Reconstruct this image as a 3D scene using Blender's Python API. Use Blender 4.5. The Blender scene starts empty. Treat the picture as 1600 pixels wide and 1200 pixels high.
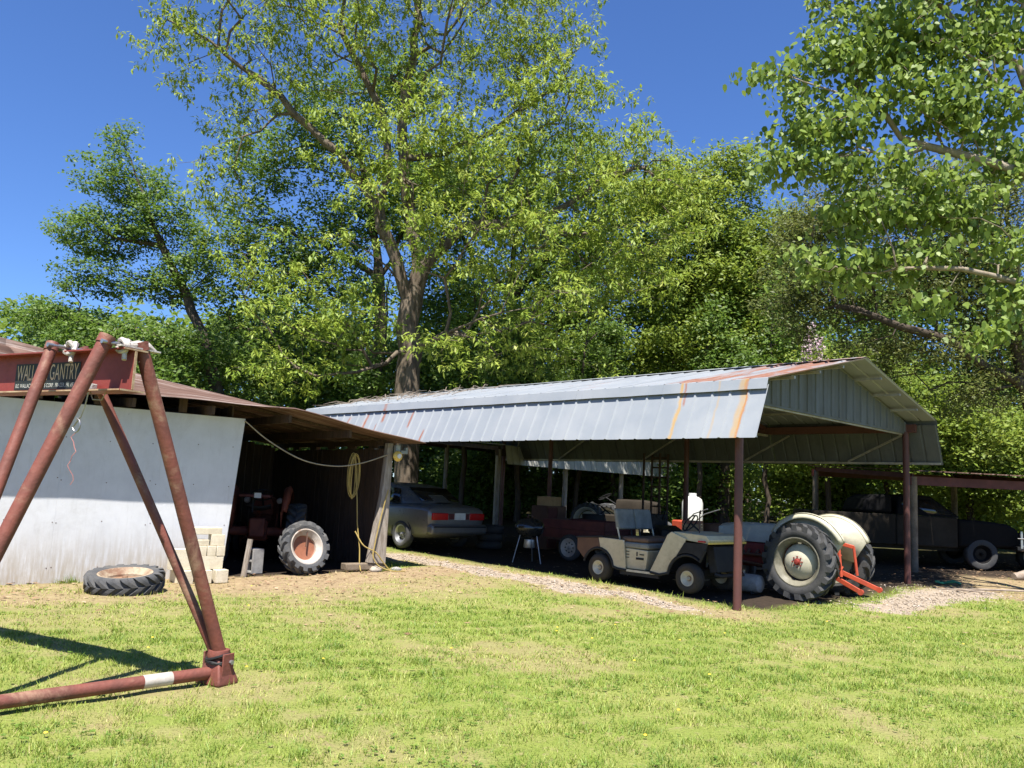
import bpy, math, random
import numpy as np
from mathutils import Matrix, Vector
random.seed(7); RNG = np.random.default_rng(7)
R = math.radians
sc = bpy.context.scene
col = sc.collection

# ---------------------------------------------------------------- camera
TILT, ROLL = 0.126, 0.0469
fw = Vector((0, math.cos(TILT), math.sin(TILT))); up0 = Vector((0, -math.sin(TILT), math.cos(TILT))); rt0 = Vector((1, 0, 0))
rt = math.cos(ROLL)*rt0 + math.sin(ROLL)*up0
up = -math.sin(ROLL)*rt0 + math.cos(ROLL)*up0
cd = bpy.data.cameras.new('camera'); cam = bpy.data.objects.new('camera', cd); col.objects.link(cam)
cd.sensor_width = 36; cd.lens = 1302.6/1600*36; cd.clip_end = 3000
m3 = Matrix((rt, up, -fw)).transposed()
cam.matrix_world = Matrix.Translation((0, 0, 1.6)) @ m3.to_4x4()
sc.camera = cam

# ---------------------------------------------------------------- light
SUN_EL, SHADOW_AZ = 64.0, 4.0        # shadows fall away from the camera, a little to the right
sd = bpy.data.lights.new('sun', 'SUN'); sun = bpy.data.objects.new('sun', sd); col.objects.link(sun)
sd.energy = 5.0; sd.angle = R(0.53); sd.color = (1.0, 0.955, 0.88)
sh = Vector((math.sin(R(SHADOW_AZ))*math.cos(R(SUN_EL)), math.cos(R(SHADOW_AZ))*math.cos(R(SUN_EL)), -math.sin(R(SUN_EL))))
sun.rotation_euler = sh.to_track_quat('-Z', 'Y').to_euler(); sun.location = (0, 0, 40)
w = bpy.data.worlds.new('World'); sc.world = w; w.use_nodes = True
nt = w.node_tree; bg = nt.nodes['Background']
sky = nt.nodes.new('ShaderNodeTexSky'); sky.sky_type = 'NISHITA'; sky.sun_disc = False
sky.sun_elevation = R(SUN_EL); sky.sun_rotation = R(180 + SHADOW_AZ)
sky.air_density = 1.0; sky.dust_density = 0.0; sky.ozone_density = 3.0; sky.altitude = 0
tint = nt.nodes.new('ShaderNodeVectorMath'); tint.operation = 'MULTIPLY'; tint.inputs[1].default_value = (0.80, 1.09, 1.62)   # the phone camera's saturated blue, over the whole sky
nt.links.new(sky.outputs[0], tint.inputs[0]); nt.links.new(tint.outputs[0], bg.inputs[0]); bg.inputs[1].default_value = 0.051
sc.view_settings.view_transform = 'Standard'; sc.view_settings.look = 'None'
sc.view_settings.gamma = 1; sc.view_settings.use_curve_mapping = False
sc.view_settings.exposure = 1.15
sc.render.engine = 'CYCLES'
try:
    sc.cycles.max_bounces = 4; sc.cycles.diffuse_bounces = 2; sc.cycles.transmission_bounces = 2; sc.cycles.glossy_bounces = 2
except Exception: pass

# ---------------------------------------------------------------- helpers
def tag(o, label=None, cat=None, group=None, kind=None):
    if label: o['label'] = label
    if cat: o['category'] = cat
    if group: o['group'] = group
    if kind: o['kind'] = kind
    return o
def thing(name, label, cat, loc=(0, 0, 0), rotz=0.0, group=None):
    o = bpy.data.objects.new(name, None); col.objects.link(o); o.empty_display_size = 0.2
    o.location = loc; o.rotation_euler = (0, 0, rotz)
    return tag(o, label, cat, group)
def link(name, me, mat, parent=None):
    o = bpy.data.objects.new(name, me); col.objects.link(o)
    if mat is not None:
        for mm in (mat if isinstance(mat, (list, tuple)) else [mat]): me.materials.append(mm)
    if parent is not None: o.parent = parent
    return o
class MB:
    def __init__(s): s.v = []; s.f = []; s.M = Matrix.Identity(4)
    def add(s, vs, fs):
        b = len(s.v); s.v += [tuple(s.M @ Vector(p)) for p in vs]; s.f += [tuple(b+i for i in f) for f in fs]; return s
    def box(s, c, d, rot=None):
        x, y, z = d[0]/2, d[1]/2, d[2]/2
        vs = [Vector(p) for p in ((-x,-y,-z),(x,-y,-z),(x,y,-z),(-x,y,-z),(-x,-y,z),(x,-y,z),(x,y,z),(-x,y,z))]
        if rot is not None: vs = [rot @ p for p in vs]
        return s.add([p+Vector(c) for p in vs], [(0,3,2,1),(4,5,6,7),(0,1,5,4),(1,2,6,5),(2,3,7,6),(3,0,4,7)])
    def bar(s, a, b, w, h, upv=(0, 0, 1)):
        a, b = Vector(a), Vector(b); d = (b-a); L = d.length; d.normalize(); u = Vector(upv)
        sd_ = d.cross(u)
        if sd_.length < 1e-4: sd_ = Vector((1, 0, 0))
        sd_.normalize(); u = sd_.cross(d)
        return s.box((a+b)/2, (L, w, h), Matrix((d, -sd_, u)).transposed())
    def prism(s, poly, a, b, axis='y'):
        def P(p, t): return (p[0], t, p[1]) if axis == 'y' else ((t, p[0], p[1]) if axis == 'x' else (p[0], p[1], t))
        n = len(poly)
        vs = [P(p, a) for p in poly] + [P(p, b) for p in poly]
        fs = [tuple(range(n)), tuple(range(2*n-1, n-1, -1))] + [(i, i+n, (i+1) % n+n, (i+1) % n) for i in range(n)]
        return s.add(vs, fs)
    def tube(s, pts, r, n=8, cap=True):
        pts = [Vector(p) for p in pts]; N = len(pts); rr = r if isinstance(r, (list, tuple)) else [r]*N
        vs = []; prev = None
        for i, p in enumerate(pts):
            d = (pts[min(i+1, N-1)] - pts[max(i-1, 0)]).normalized()
            if prev is None:
                a = d.orthogonal().normalized()
            else:
                a = prev - d*prev.dot(d)
                a = a.normalized() if a.length > 1e-5 else d.orthogonal().normalized()
            prev = a; b = d.cross(a)
            vs += [p + (a*math.cos(2*math.pi*k/n) + b*math.sin(2*math.pi*k/n))*rr[i] for k in range(n)]
        fs = [(i*n+k, i*n+(k+1) % n, (i+1)*n+(k+1) % n, (i+1)*n+k) for i in range(N-1) for k in range(n)]
        if cap: fs += [tuple(range(n-1, -1, -1)), tuple((N-1)*n+k for k in range(n))]
        return s.add(vs, fs)
    def lathe(s, prof, n=24, axis='z', closed=False, arc=None):
        vs = []; m = len(prof); A0, A1 = arc if arc else (0, 2*math.pi)
        full = arc is None; nn = n if full else n+1
        for k in range(nn):
            t = A0 + (A1-A0)*k/n; c, q = math.cos(t), math.sin(t)
            for (r_, h_) in prof:
                vs.append((r_*c, r_*q, h_) if axis == 'z' else ((r_*c, h_, r_*q) if axis == 'y' else (h_, r_*c, r_*q)))
        fs = []
        for k in range(n if full else n):
            k2 = (k+1) % nn
            for j in range(m if closed else m-1):
                j2 = (j+1) % m
                fs.append((k*m+j, k2*m+j, k2*m+j2, k*m+j2))
        return s.add(vs, fs)
    def grid(s, fn, us, vs_):
        nu, nv = len(us), len(vs_)
        return s.add([fn(a, b) for a in us for b in vs_], [(i*nv+j, (i+1)*nv+j, (i+1)*nv+j+1, i*nv+j+1) for i in range(nu-1) for j in range(nv-1)])
    def mesh(s, name, smooth=True, sharp=38):
        me = bpy.data.meshes.new(name); me.from_pydata(s.v, [], s.f)
        if smooth and sharp > 16:
            me.shade_smooth(); me.set_sharp_from_angle(angle=R(sharp))
        me.update(); return me
    def build(s, name, mat, parent=None, bevel=0, solid=0, subsurf=0, sharp=38):
        o = link(name, s.mesh(name, True, sharp), mat, parent)
        if solid:
            md = o.modifiers.new('solid', 'SOLIDIFY'); md.thickness = solid; md.offset = 0
        if bevel:
            md = o.modifiers.new('bevel', 'BEVEL'); md.width = bevel; md.segments = 2; md.limit_method = 'ANGLE'; md.angle_limit = R(40); md.harden_normals = False
        if subsurf:
            md = o.modifiers.new('sub', 'SUBSURF'); md.levels = subsurf; md.render_levels = subsurf
        return o
def copy_tree(o, parent=None):
    c = o.copy(); col.objects.link(c); c.parent = parent
    for ch in list(o.children): copy_tree(ch, c)
    return c
def gh(x, y):
    t = min(y, 70.0) - 12
    return 0.025*0.5*(t + math.sqrt(t*t+1)) + 0.012*math.sin(x*0.7+1.3)*math.sin(y*0.55)
def at_px_curve(pts, n=6):
    """Catmull-Rom through points"""
    P = [Vector(p) for p in pts]; P = [2*P[0]-P[1]] + P + [2*P[-1]-P[-2]]; out = []
    for i in range(1, len(P)-2):
        for k in range(n):
            t = k/n; a, b, c, d = P[i-1], P[i], P[i+1], P[i+2]
            out.append(0.5*((2*b)+(c-a)*t+(2*a-5*b+4*c-d)*t*t+(3*b-a-3*c+d)*t**3))
    out.append(P[-2]); return out

# ---------------------------------------------------------------- materials
class NT:
    """tiny node-graph helper"""
    def __init__(s, name):
        s.m = bpy.data.materials.new(name); s.m.use_nodes = True; s.t = s.m.node_tree; s.t.nodes.clear()
        s.out = s.n('ShaderNodeOutputMaterial')
    def n(s, ty, **kw):
        nd = s.t.nodes.new(ty)
        for k, v in kw.items(): setattr(nd, k, v)
        return nd
    def l(s, a, b): s.t.links.new(a, b)
    def coord(s, which='Object'): return s.n('ShaderNodeTexCoord').outputs[which]
    def noise(s, vec, scale, detail=4, rough=0.6, dist=0.0):
        nd = s.n('ShaderNodeTexNoise'); nd.inputs['Scale'].default_value = scale; nd.inputs['Detail'].default_value = detail
        nd.inputs['Roughness'].default_value = rough; nd.inputs['Distortion'].default_value = dist
        if vec is not None: s.l(vec, nd.inputs['Vector'])
        return nd.outputs['Fac']
    def mapping(s, vec, scale=(1, 1, 1)):
        nd = s.n('ShaderNodeMapping'); nd.inputs['Scale'].default_value = scale; s.l(vec, nd.inputs['Vector']); return nd.outputs[0]
    def ramp(s, fac, lo, hi, a=0.0, b=1.0):
        nd = s.n('ShaderNodeMapRange'); nd.interpolation_type = 'SMOOTHSTEP'
        for i, v in enumerate((lo, hi, a, b)): nd.inputs[i+1].default_value = v
        s.l(fac, nd.inputs[0]); return nd.outputs[0]
    def mix(s, fac, a, b):
        nd = s.n('ShaderNodeMix', data_type='RGBA')
        if isinstance(fac, (int, float)): nd.inputs[0].default_value = fac
        else: s.l(fac, nd.inputs[0])
        for sock, v in ((nd.inputs[6], a), (nd.inputs[7], b)):
            if isinstance(v, (tuple, list)): sock.default_value = (*v[:3], 1)
            else: s.l(v, sock)
        return nd.outputs[2]
    def math(s, op, a, b=None, c=None):
        nd = s.n('ShaderNodeMath', operation=op)
        for i, v in enumerate((a, b, c)):
            if v is None: continue
            if isinstance(v, (int, float)): nd.inputs[i].default_value = v
            else: s.l(v, nd.inputs[i])
        return nd.outputs[0]
    def bump(s, h, strength=0.3, dist=0.02):
        nd = s.n('ShaderNodeBump'); nd.inputs['Strength'].default_value = strength; nd.inputs['Distance'].default_value = dist
        s.l(h, nd.inputs['Height']); return nd.outputs[0]
    def principled(s, colr, rough=0.6, metal=0.0, normal=None, spec=0.5, coat=0.0):
        p = s.n('ShaderNodeBsdfPrincipled')
        if isinstance(colr, (tuple, list)): p.inputs['Base Color'].default_value = (*colr[:3], 1)
        else: s.l(colr, p.inputs['Base Color'])
        if isinstance(rough, (int, float)): p.inputs['Roughness'].default_value = rough
        else: s.l(rough, p.inputs['Roughness'])
        p.inputs['Metallic'].default_value = metal; p.inputs['Specular IOR Level'].default_value = spec
        p.inputs['Coat Weight'].default_value = coat
        if normal is not None: s.l(normal, p.inputs['Normal'])
        s.l(p.outputs[0], s.out.inputs[0]); return p
def pm(name, c1, c2=None, scale=6.0, rough=0.6, metal=0.0, bump=0.15, stretch=(1, 1, 1), c3=None, c3_amt=(0.58, 0.72), spec=0.4, fine=9.0):
    """paint / wood / metal with two tones of mottling, optional third colour in patches (rust, dirt)"""
    g = NT(name); v = g.mapping(g.coord('Object'), stretch)
    c2 = c2 or tuple(x*0.72 for x in c1)
    n1 = g.noise(v, scale, 6, 0.65); n2 = g.noise(v, scale*fine, 4, 0.6)
    c = g.mix(g.ramp(n1, 0.36, 0.66), c1, c2)
    c = g.mix(g.math('MULTIPLY', g.ramp(n2, 0.45, 0.75), 0.35), c, tuple(x*0.55 for x in c1))
    if c3:
        n3 = g.noise(v, scale*0.55, 8, 0.72, 0.4); c = g.mix(g.ramp(n3, *c3_amt), c, c3)
    g.principled(c, g.ramp(n1, 0.2, 0.8, max(0.05, rough-0.12), min(1, rough+0.12)), metal, g.bump(n2, bump, 0.01), spec)
    return g.m
# ---- materials
RUST_PIPE = pm('red_oxide_pipe', (0.195, 0.060, 0.041), (0.13, 0.045, 0.033), 4.0, 0.65, 0, 0.4, c3=(0.27, 0.155, 0.10), c3_amt=(0.50, 0.66))
RED_BEAM = pm('red_beam_paint', (0.235, 0.045, 0.033), (0.17, 0.036, 0.028), 2.0, 0.6, 0, 0.15, c3=(0.28, 0.14, 0.10), c3_amt=(0.62, 0.85))
BEAM_EDGE = pm('bare_beam_edge', (0.48, 0.36, 0.22), (0.30, 0.17, 0.10), 9.0, 0.7, 0, 0.2)
POST_RED = pm('brown_post_paint', (0.115, 0.043, 0.035), (0.09, 0.036, 0.031), 2.5, 0.55, 0, 0.12, c3=(0.22, 0.11, 0.08), c3_amt=(0.62, 0.8))
RAG = pm('pale_rag', (0.55, 0.50, 0.45), (0.35, 0.31, 0.28), 12, 0.9, 0, 0.4)
WEATHER_WOOD = pm('weathered_wood', (0.36, 0.31, 0.26), (0.20, 0.165, 0.13), 5, 0.85, 0, 0.5, stretch=(4, 4, 0.5), c3=(0.44, 0.41, 0.38))
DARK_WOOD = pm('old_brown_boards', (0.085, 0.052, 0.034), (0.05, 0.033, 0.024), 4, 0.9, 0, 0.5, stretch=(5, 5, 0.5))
TIMBER = pm('grey_timber', (0.22, 0.17, 0.12), (0.13, 0.10, 0.07), 6, 0.9, 0, 0.5)
RUST_TIN = pm('rusted_corrugated_tin', (0.145, 0.082, 0.060), (0.095, 0.053, 0.04), 3.5, 0.75, 0.2, 0.25, stretch=(0.22, 9, 1), c3=(0.36, 0.30, 0.27), c3_amt=(0.5, 0.7))
BLACK = pm('black_plastic', (0.018, 0.018, 0.019), (0.03, 0.03, 0.03), 8, 0.6, 0, 0.1, spec=0.2)
TYRE = pm('tyre_rubber', (0.036, 0.037, 0.039), (0.062, 0.06, 0.058), 5, 0.8, 0, 0.3, c3=(0.10, 0.092, 0.08), c3_amt=(0.6, 0.85))
TYRE_OLD = pm('dusty_tyre_rubber', (0.060, 0.062, 0.066), (0.095, 0.092, 0.088), 5, 0.85, 0, 0.3, c3=(0.15, 0.135, 0.11), c3_amt=(0.6, 0.85))
CREAM = pm('cream_paint', (0.50, 0.47, 0.36), (0.42, 0.39, 0.29), 2.5, 0.42, 0, 0.08, c3=(0.27, 0.19, 0.12), c3_amt=(0.62, 0.74))
CART_TYRE = pm('brown_dusty_tyre', (0.040, 0.032, 0.024), (0.06, 0.048, 0.034), 5, 0.9, 0, 0.3)
CART_CREAM = pm('warm_cream_paint', (0.60, 0.51, 0.33), (0.50, 0.42, 0.26), 1.6, 0.5, 0, 0.08, c3=(0.27, 0.205, 0.13), c3_amt=(0.54, 0.80))
CREAM_RIM = pm('aged_cream_rim', (0.58, 0.53, 0.40), (0.46, 0.40, 0.28), 6, 0.5, 0, 0.1, c3=(0.30, 0.17, 0.10), c3_amt=(0.62, 0.78))
WHITE_RIM = pm('white_wheel_paint', (0.50, 0.455, 0.40), (0.36, 0.30, 0.245), 5, 0.5, 0, 0.1, c3=(0.26, 0.13, 0.08), c3_amt=(0.58, 0.75))
GREY_RIM = pm('grey_green_rim', (0.135, 0.125, 0.09), (0.20, 0.185, 0.14), 6, 0.45, 0, 0.1, c3=(0.36, 0.33, 0.25), c3_amt=(0.62, 0.78))
OLD_ORANGE = pm('dark_grimy_orange', (0.20, 0.050, 0.025), (0.13, 0.035, 0.02), 4, 0.7, 0, 0.1)
WORN_RIM = pm('worn_cream_rim', (0.40, 0.33, 0.23), (0.28, 0.20, 0.13), 7, 0.7, 0, 0.2, c3=(0.18, 0.095, 0.055), c3_amt=(0.48, 0.68))
RUST_RIM = pm('rusty_rim', (0.20, 0.11, 0.065), (0.27, 0.17, 0.10), 6, 0.7, 0, 0.2, c3=(0.20, 0.08, 0.05), c3_amt=(0.5, 0.75))
ORANGE = pm('faded_orange_paint', (0.28, 0.105, 0.055), (0.21, 0.08, 0.045), 4, 0.6, 0, 0.1, c3=(0.30, 0.15, 0.09), c3_amt=(0.6, 0.8))
TRACTOR_RED = pm('tractor_red_paint', (0.24, 0.034, 0.024), (0.17, 0.027, 0.02), 4, 0.5, 0, 0.1, c3=(0.13, 0.05, 0.035), c3_amt=(0.6, 0.8))
HITCH_RED = pm('orange_red_paint', (0.46, 0.072, 0.030), (0.34, 0.052, 0.026), 7, 0.55, 0, 0.15, c3=(0.17, 0.07, 0.045), c3_amt=(0.58, 0.75))
DEEP_RED = pm('dark_red_paint', (0.10, 0.022, 0.018), (0.07, 0.017, 0.015), 4, 0.6, 0, 0.1)
GREY_HOOD = pm('light_grey_hood_paint', (0.42, 0.42, 0.36), (0.35, 0.35, 0.30), 3, 0.45, 0, 0.08)
STEEL = pm('dull_steel', (0.45, 0.45, 0.46), (0.30, 0.30, 0.31), 6, 0.4, 0.8, 0.1)
GALV_PIPE = pm('galvanised_pipe', (0.42, 0.40, 0.36), (0.28, 0.26, 0.23), 5, 0.5, 0.3, 0.1)
SILVER = pm('silver_car_paint', (0.165, 0.16, 0.148), (0.145, 0.14, 0.13), 1.0, 0.32, 0.25, 0.01, spec=0.6)
GLASS = pm('dark_car_glass', (0.012, 0.013, 0.014), (0.02, 0.02, 0.02), 2, 0.06, 0, 0.0, spec=0.8)
TAIL_RED = pm('red_lamp_lens', (0.45, 0.012, 0.010), (0.36, 0.01, 0.01), 8, 0.15, 0, 0.02)
PLATE = pm('licence_plate', (0.62, 0.64, 0.62), (0.5, 0.52, 0.5), 12, 0.5, 0, 0.05)
SEAT_BROWN = pm('brown_vinyl', (0.16, 0.095, 0.06), (0.11, 0.065, 0.042), 6, 0.6, 0, 0.2)
SEAT_GREY = pm('grey_vinyl', (0.23, 0.23, 0.20), (0.17, 0.17, 0.15), 6, 0.6, 0, 0.2)
BEIGE_BLOCK = pm('pale_cream_block', (0.64, 0.57, 0.43), (0.54, 0.47, 0.34), 7, 0.9, 0, 0.5, c3=(0.33, 0.29, 0.22), c3_amt=(0.6, 0.8))
GREY_BLOCK = pm('grey_concrete', (0.34, 0.33, 0.31), (0.25, 0.24, 0.23), 9, 0.95, 0, 0.6)
CARTON = pm('tan_carton', (0.40, 0.27, 0.14), (0.33, 0.21, 0.11), 5, 0.85, 0, 0.1)
BROWN_CAB = pm('brown_cabinet', (0.12, 0.06, 0.035), (0.09, 0.045, 0.03), 4, 0.6, 0, 0.1)
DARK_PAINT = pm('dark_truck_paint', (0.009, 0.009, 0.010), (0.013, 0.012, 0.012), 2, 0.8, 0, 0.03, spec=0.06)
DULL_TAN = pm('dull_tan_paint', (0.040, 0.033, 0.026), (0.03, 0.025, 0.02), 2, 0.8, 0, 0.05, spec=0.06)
ENAMEL = pm('black_enamel', (0.016, 0.018, 0.018), (0.022, 0.022, 0.022), 3, 0.2, 0, 0.02, spec=0.6)
YELLOW_HOSE = pm('yellow_cord', (0.38, 0.28, 0.08), (0.30, 0.215, 0.07), 7, 0.6, 0, 0.1)
PALE_WIRE = pm('pale_cable', (0.34, 0.30, 0.22), (0.26, 0.22, 0.16), 7, 0.7, 0, 0.1)
YELLOW_LENS = pm('yellowed_lens', (0.72, 0.52, 0.13), (0.62, 0.42, 0.1), 12, 0.3, 0, 0.05)
GREY_METAL = pm('grey_box_metal', (0.30, 0.33, 0.33), (0.24, 0.27, 0.27), 8, 0.5, 0.2, 0.1)
WHITE_PAINT = pm('white_paint', (0.74, 0.74, 0.72), (0.66, 0.66, 0.64), 3, 0.6, 0, 0.1)
YELLOW = pm('yellow_paint', (0.68, 0.5, 0.04), (0.6, 0.42, 0.03), 8, 0.6)
STONE = pm('field_stone', (0.40, 0.35, 0.28), (0.28, 0.24, 0.19), 9, 0.95, 0, 0.7)
GREEN_PLASTIC = pm('green_plastic', (0.03, 0.22, 0.10), (0.03, 0.16, 0.08), 9, 0.6)
PINK_CORD = pm('pink_string', (0.55, 0.20, 0.17), (0.4, 0.15, 0.13), 9, 0.8)
FLAT_BLACK = pm('black_sign_ink', (0.016, 0.022, 0.02), (0.022, 0.03, 0.026), 6, 0.6)
SIGN_CREAM = pm('cream_sign_ink', (0.60, 0.48, 0.30), (0.55, 0.42, 0.25), 20, 0.7)
SIGN_WHITE = pm('white_sign_ink', (0.55, 0.58, 0.50), (0.5, 0.52, 0.46), 20, 0.7)
LOG = pm('grey_log_bark', (0.34, 0.28, 0.22), (0.22, 0.17, 0.13), 6, 0.95, 0, 0.8)
def bark(name, a, b, sc_=3.0):
    return pm(name, a, b, sc_, 0.95, 0, 0.9, stretch=(2.2, 2.2, 0.5), spec=0.15)
BARK_PECAN = bark('grey_brown_pecan_bark', (0.175, 0.14, 0.105), (0.09, 0.068, 0.05), 4.5)
BARK_DARK = bark('dark_oak_bark', (0.10, 0.078, 0.06), (0.055, 0.043, 0.034))
BARK_PALE = bark('pale_grey_bark', (0.30, 0.25, 0.19), (0.20, 0.16, 0.12))
def white_wall_mat():
    g = NT('white_painted_plywood'); c = g.coord('Object')
    n1 = g.noise(c, 1.6, 6, 0.7); n2 = g.noise(g.mapping(c, (6, 6, 0.7)), 3, 6, 0.7); n3 = g.noise(c, 14, 4)
    base = g.mix(g.ramp(n1, 0.35, 0.7), (0.60, 0.605, 0.62), (0.53, 0.535, 0.55))
    base = g.mix(g.math('MULTIPLY', g.ramp(n2, 0.52, 0.76), 0.35), base, (0.40, 0.395, 0.39))
    base = g.mix(g.math('MULTIPLY', g.ramp(g.noise(g.mapping(c, (1, 1, 0.6)), 0.9, 7, 0.75, 0.6), 0.5, 0.68), 0.4), base, (0.40, 0.39, 0.375))
    sep = g.n('ShaderNodeSeparateXYZ'); g.l(c, sep.inputs[0])
    low = g.math('MULTIPLY', g.ramp(sep.outputs[2], 0.0, 0.9, 1, 0), g.ramp(n2, 0.25, 0.60))      # splash-back dirt near the ground
    base = g.mix(g.math('MULTIPLY', low, 0.8), base, (0.33, 0.27, 0.19))
    spots = g.ramp(g.noise(g.mapping(c, (1.6, 1.6, 1)), 3.5, 10, 0.85), 0.63, 0.68)
    base = g.mix(g.math('MULTIPLY', spots, 0.7), base, (0.17, 0.165, 0.16))
    g.principled(base, 0.75, 0, g.bump(n3, 0.15, 0.01), 0.3); return g.m
WHITE_WALL = white_wall_mat()
def galv_mat(name, streaks, rusty=0.0, top=3.34, bot=2.49):
    """galvanised sheet; streaks = (y position along the building, width, strength, colour) of rust runs below leaking seams"""
    g = NT(name); c = g.coord('Object'); sep = g.n('ShaderNodeSeparateXYZ'); g.l(c, sep.inputs[0])
    n1 = g.noise(c, 1.3, 5, 0.6); n2 = g.noise(g.mapping(c, (3, 3, 0.35)), 5, 6, 0.7); n3 = g.noise(c, 30, 3)
    base = g.mix(g.ramp(n1, 0.3, 0.7), (0.235, 0.255, 0.275), (0.27, 0.285, 0.30))
    base = g.mix(g.math('MULTIPLY', g.ramp(n2, 0.55, 0.8), 0.35), base, (0.19, 0.20, 0.205))
    rg = 0.48
    if rusty:
        nr = g.noise(g.mapping(c, (0.35, 5.0, 0.35)), 1.6, 8, 0.72, 0.5)
        base = g.mix(g.ramp(nr, 0.62-0.2*rusty, 0.80-0.2*rusty), base, (0.25, 0.12, 0.08))
    hz = g.ramp(sep.outputs[2], bot, top, 0, 1)
    for (y0, wd, st, cc, lo, hi) in streaks:
        wob = g.math('MULTIPLY', g.math('SUBTRACT', g.noise(g.mapping(c, (1, 1, 1.5)), 2.5, 3), 0.5), 0.10)
        d = g.math('ABSOLUTE', g.math('ADD', g.math('SUBTRACT', sep.outputs[1], y0), wob))
        mk = g.math('MULTIPLY', g.ramp(d, wd*0.25, wd, 1, 0), g.math('MULTIPLY', g.ramp(hz, lo-0.08, lo+0.05), g.ramp(hz, hi-0.05, hi+0.08, 1, 0)))
        mk = g.math('MULTIPLY', mk, g.math('MULTIPLY', g.ramp(n2, 0.25, 0.6, 0.5, 1), st))
        base = g.mix(mk, base, cc)
    g.principled(base, g.ramp(n1, 0.2, 0.8, rg, rg+0.2), 0.08, g.bump(n3, 0.05, 0.005), 0.5); return g.m
OCH, RST = (0.42, 0.25, 0.06), (0.27, 0.09, 0.04)
GALV_SKIRT = galv_mat('galvanised_skirt_sheet', [(0.33, 0.045, 0.9, (0.36, 0.14, 0.03), -0.1, 1.1), (0.39, 0.085, 0.6, OCH, -0.1, 1.1), (1.47, 0.04, 0.8, OCH, -0.1, 1.1), (1.40, 0.03, 0.8, RST, 0.7, 1.1), (0.80, 0.03, 0.35, OCH, -0.1, 1.1),
      (8.3, 0.07, 0.9, RST, 0.35, 0.9), (9.35, 0.08, 0.9, RST, 0.6, 1.0), (9.5, 0.05, 0.9, RST, 0.0, 0.5), (10.0, 0.06, 0.9, RST, 0.3, 0.9), (7.7, 0.05, 0.9, RST, -0.1, 0.2), (10.7, 0.07, 0.8, RST, 0.1, 0.8)])
GALV_ROOF = galv_mat('galvanised_roof_sheet', [], 0.12)
GALV_RUST = galv_mat('rusting_roof_sheet', [], 1.15)
GALV_SHADED = pm('shaded_grey_sheet', (0.105, 0.112, 0.112), (0.085, 0.09, 0.09), 1.5, 0.6, 0, 0.05, stretch=(2, 2, 0.5), c3=(0.08, 0.068, 0.055), c3_amt=(0.6, 0.8))  # galvanised sheet again, colour darkened to put shade on gable and far side
GALV_PALE = pm('pale_metal_sheet', (0.40, 0.40, 0.37), (0.32, 0.32, 0.29), 1.5, 0.85, 0, 0.05, stretch=(2, 2, 0.5), c3=(0.22, 0.21, 0.18), c3_amt=(0.58, 0.75))
# ---------------------------------------------------------------- site frames
CE = Vector((3.743, 11.984, 0)); CA = -0.7693                     # carport corner and axis
CU = np.array([math.sin(CA), math.cos(CA)]); CV = np.array([math.cos(CA), -math.sin(CA)])
SO = Vector((-4.5, 13.279, 0)); SB = 0.9064                       # shed front line
SX = np.array([math.sin(SB), math.cos(SB)]); SY = np.array([-math.cos(SB), math.sin(SB)])
def cl(v, u_, z=0):                                               # carport frame -> world
    return Vector((CE.x + CV[0]*v + CU[0]*u_, CE.y + CV[1]*v + CU[1]*u_, z))
C_ROT = math.atan2(CV[1], CV[0]); S_ROT = math.atan2(SX[1], SX[0])
def vn(x, y, sc_, seed=0):
    """smooth vector noise about 0..1 from summed waves"""
    r = np.random.default_rng(100+seed); out = np.zeros_like(x, dtype=float)
    for i in range(14):
        k = sc_*(0.5+1.6*r.random()); a = r.random()*6.283; out += np.sin((x*np.cos(a)+y*np.sin(a))*k*6.283 + r.random()*6.283)
    return np.clip(0.5 + out/14*1.25, 0, 1)
def sst(x, a, b): t = np.clip((x-a)/(b-a), 0, 1); return t*t*(3-2*t)
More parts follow.
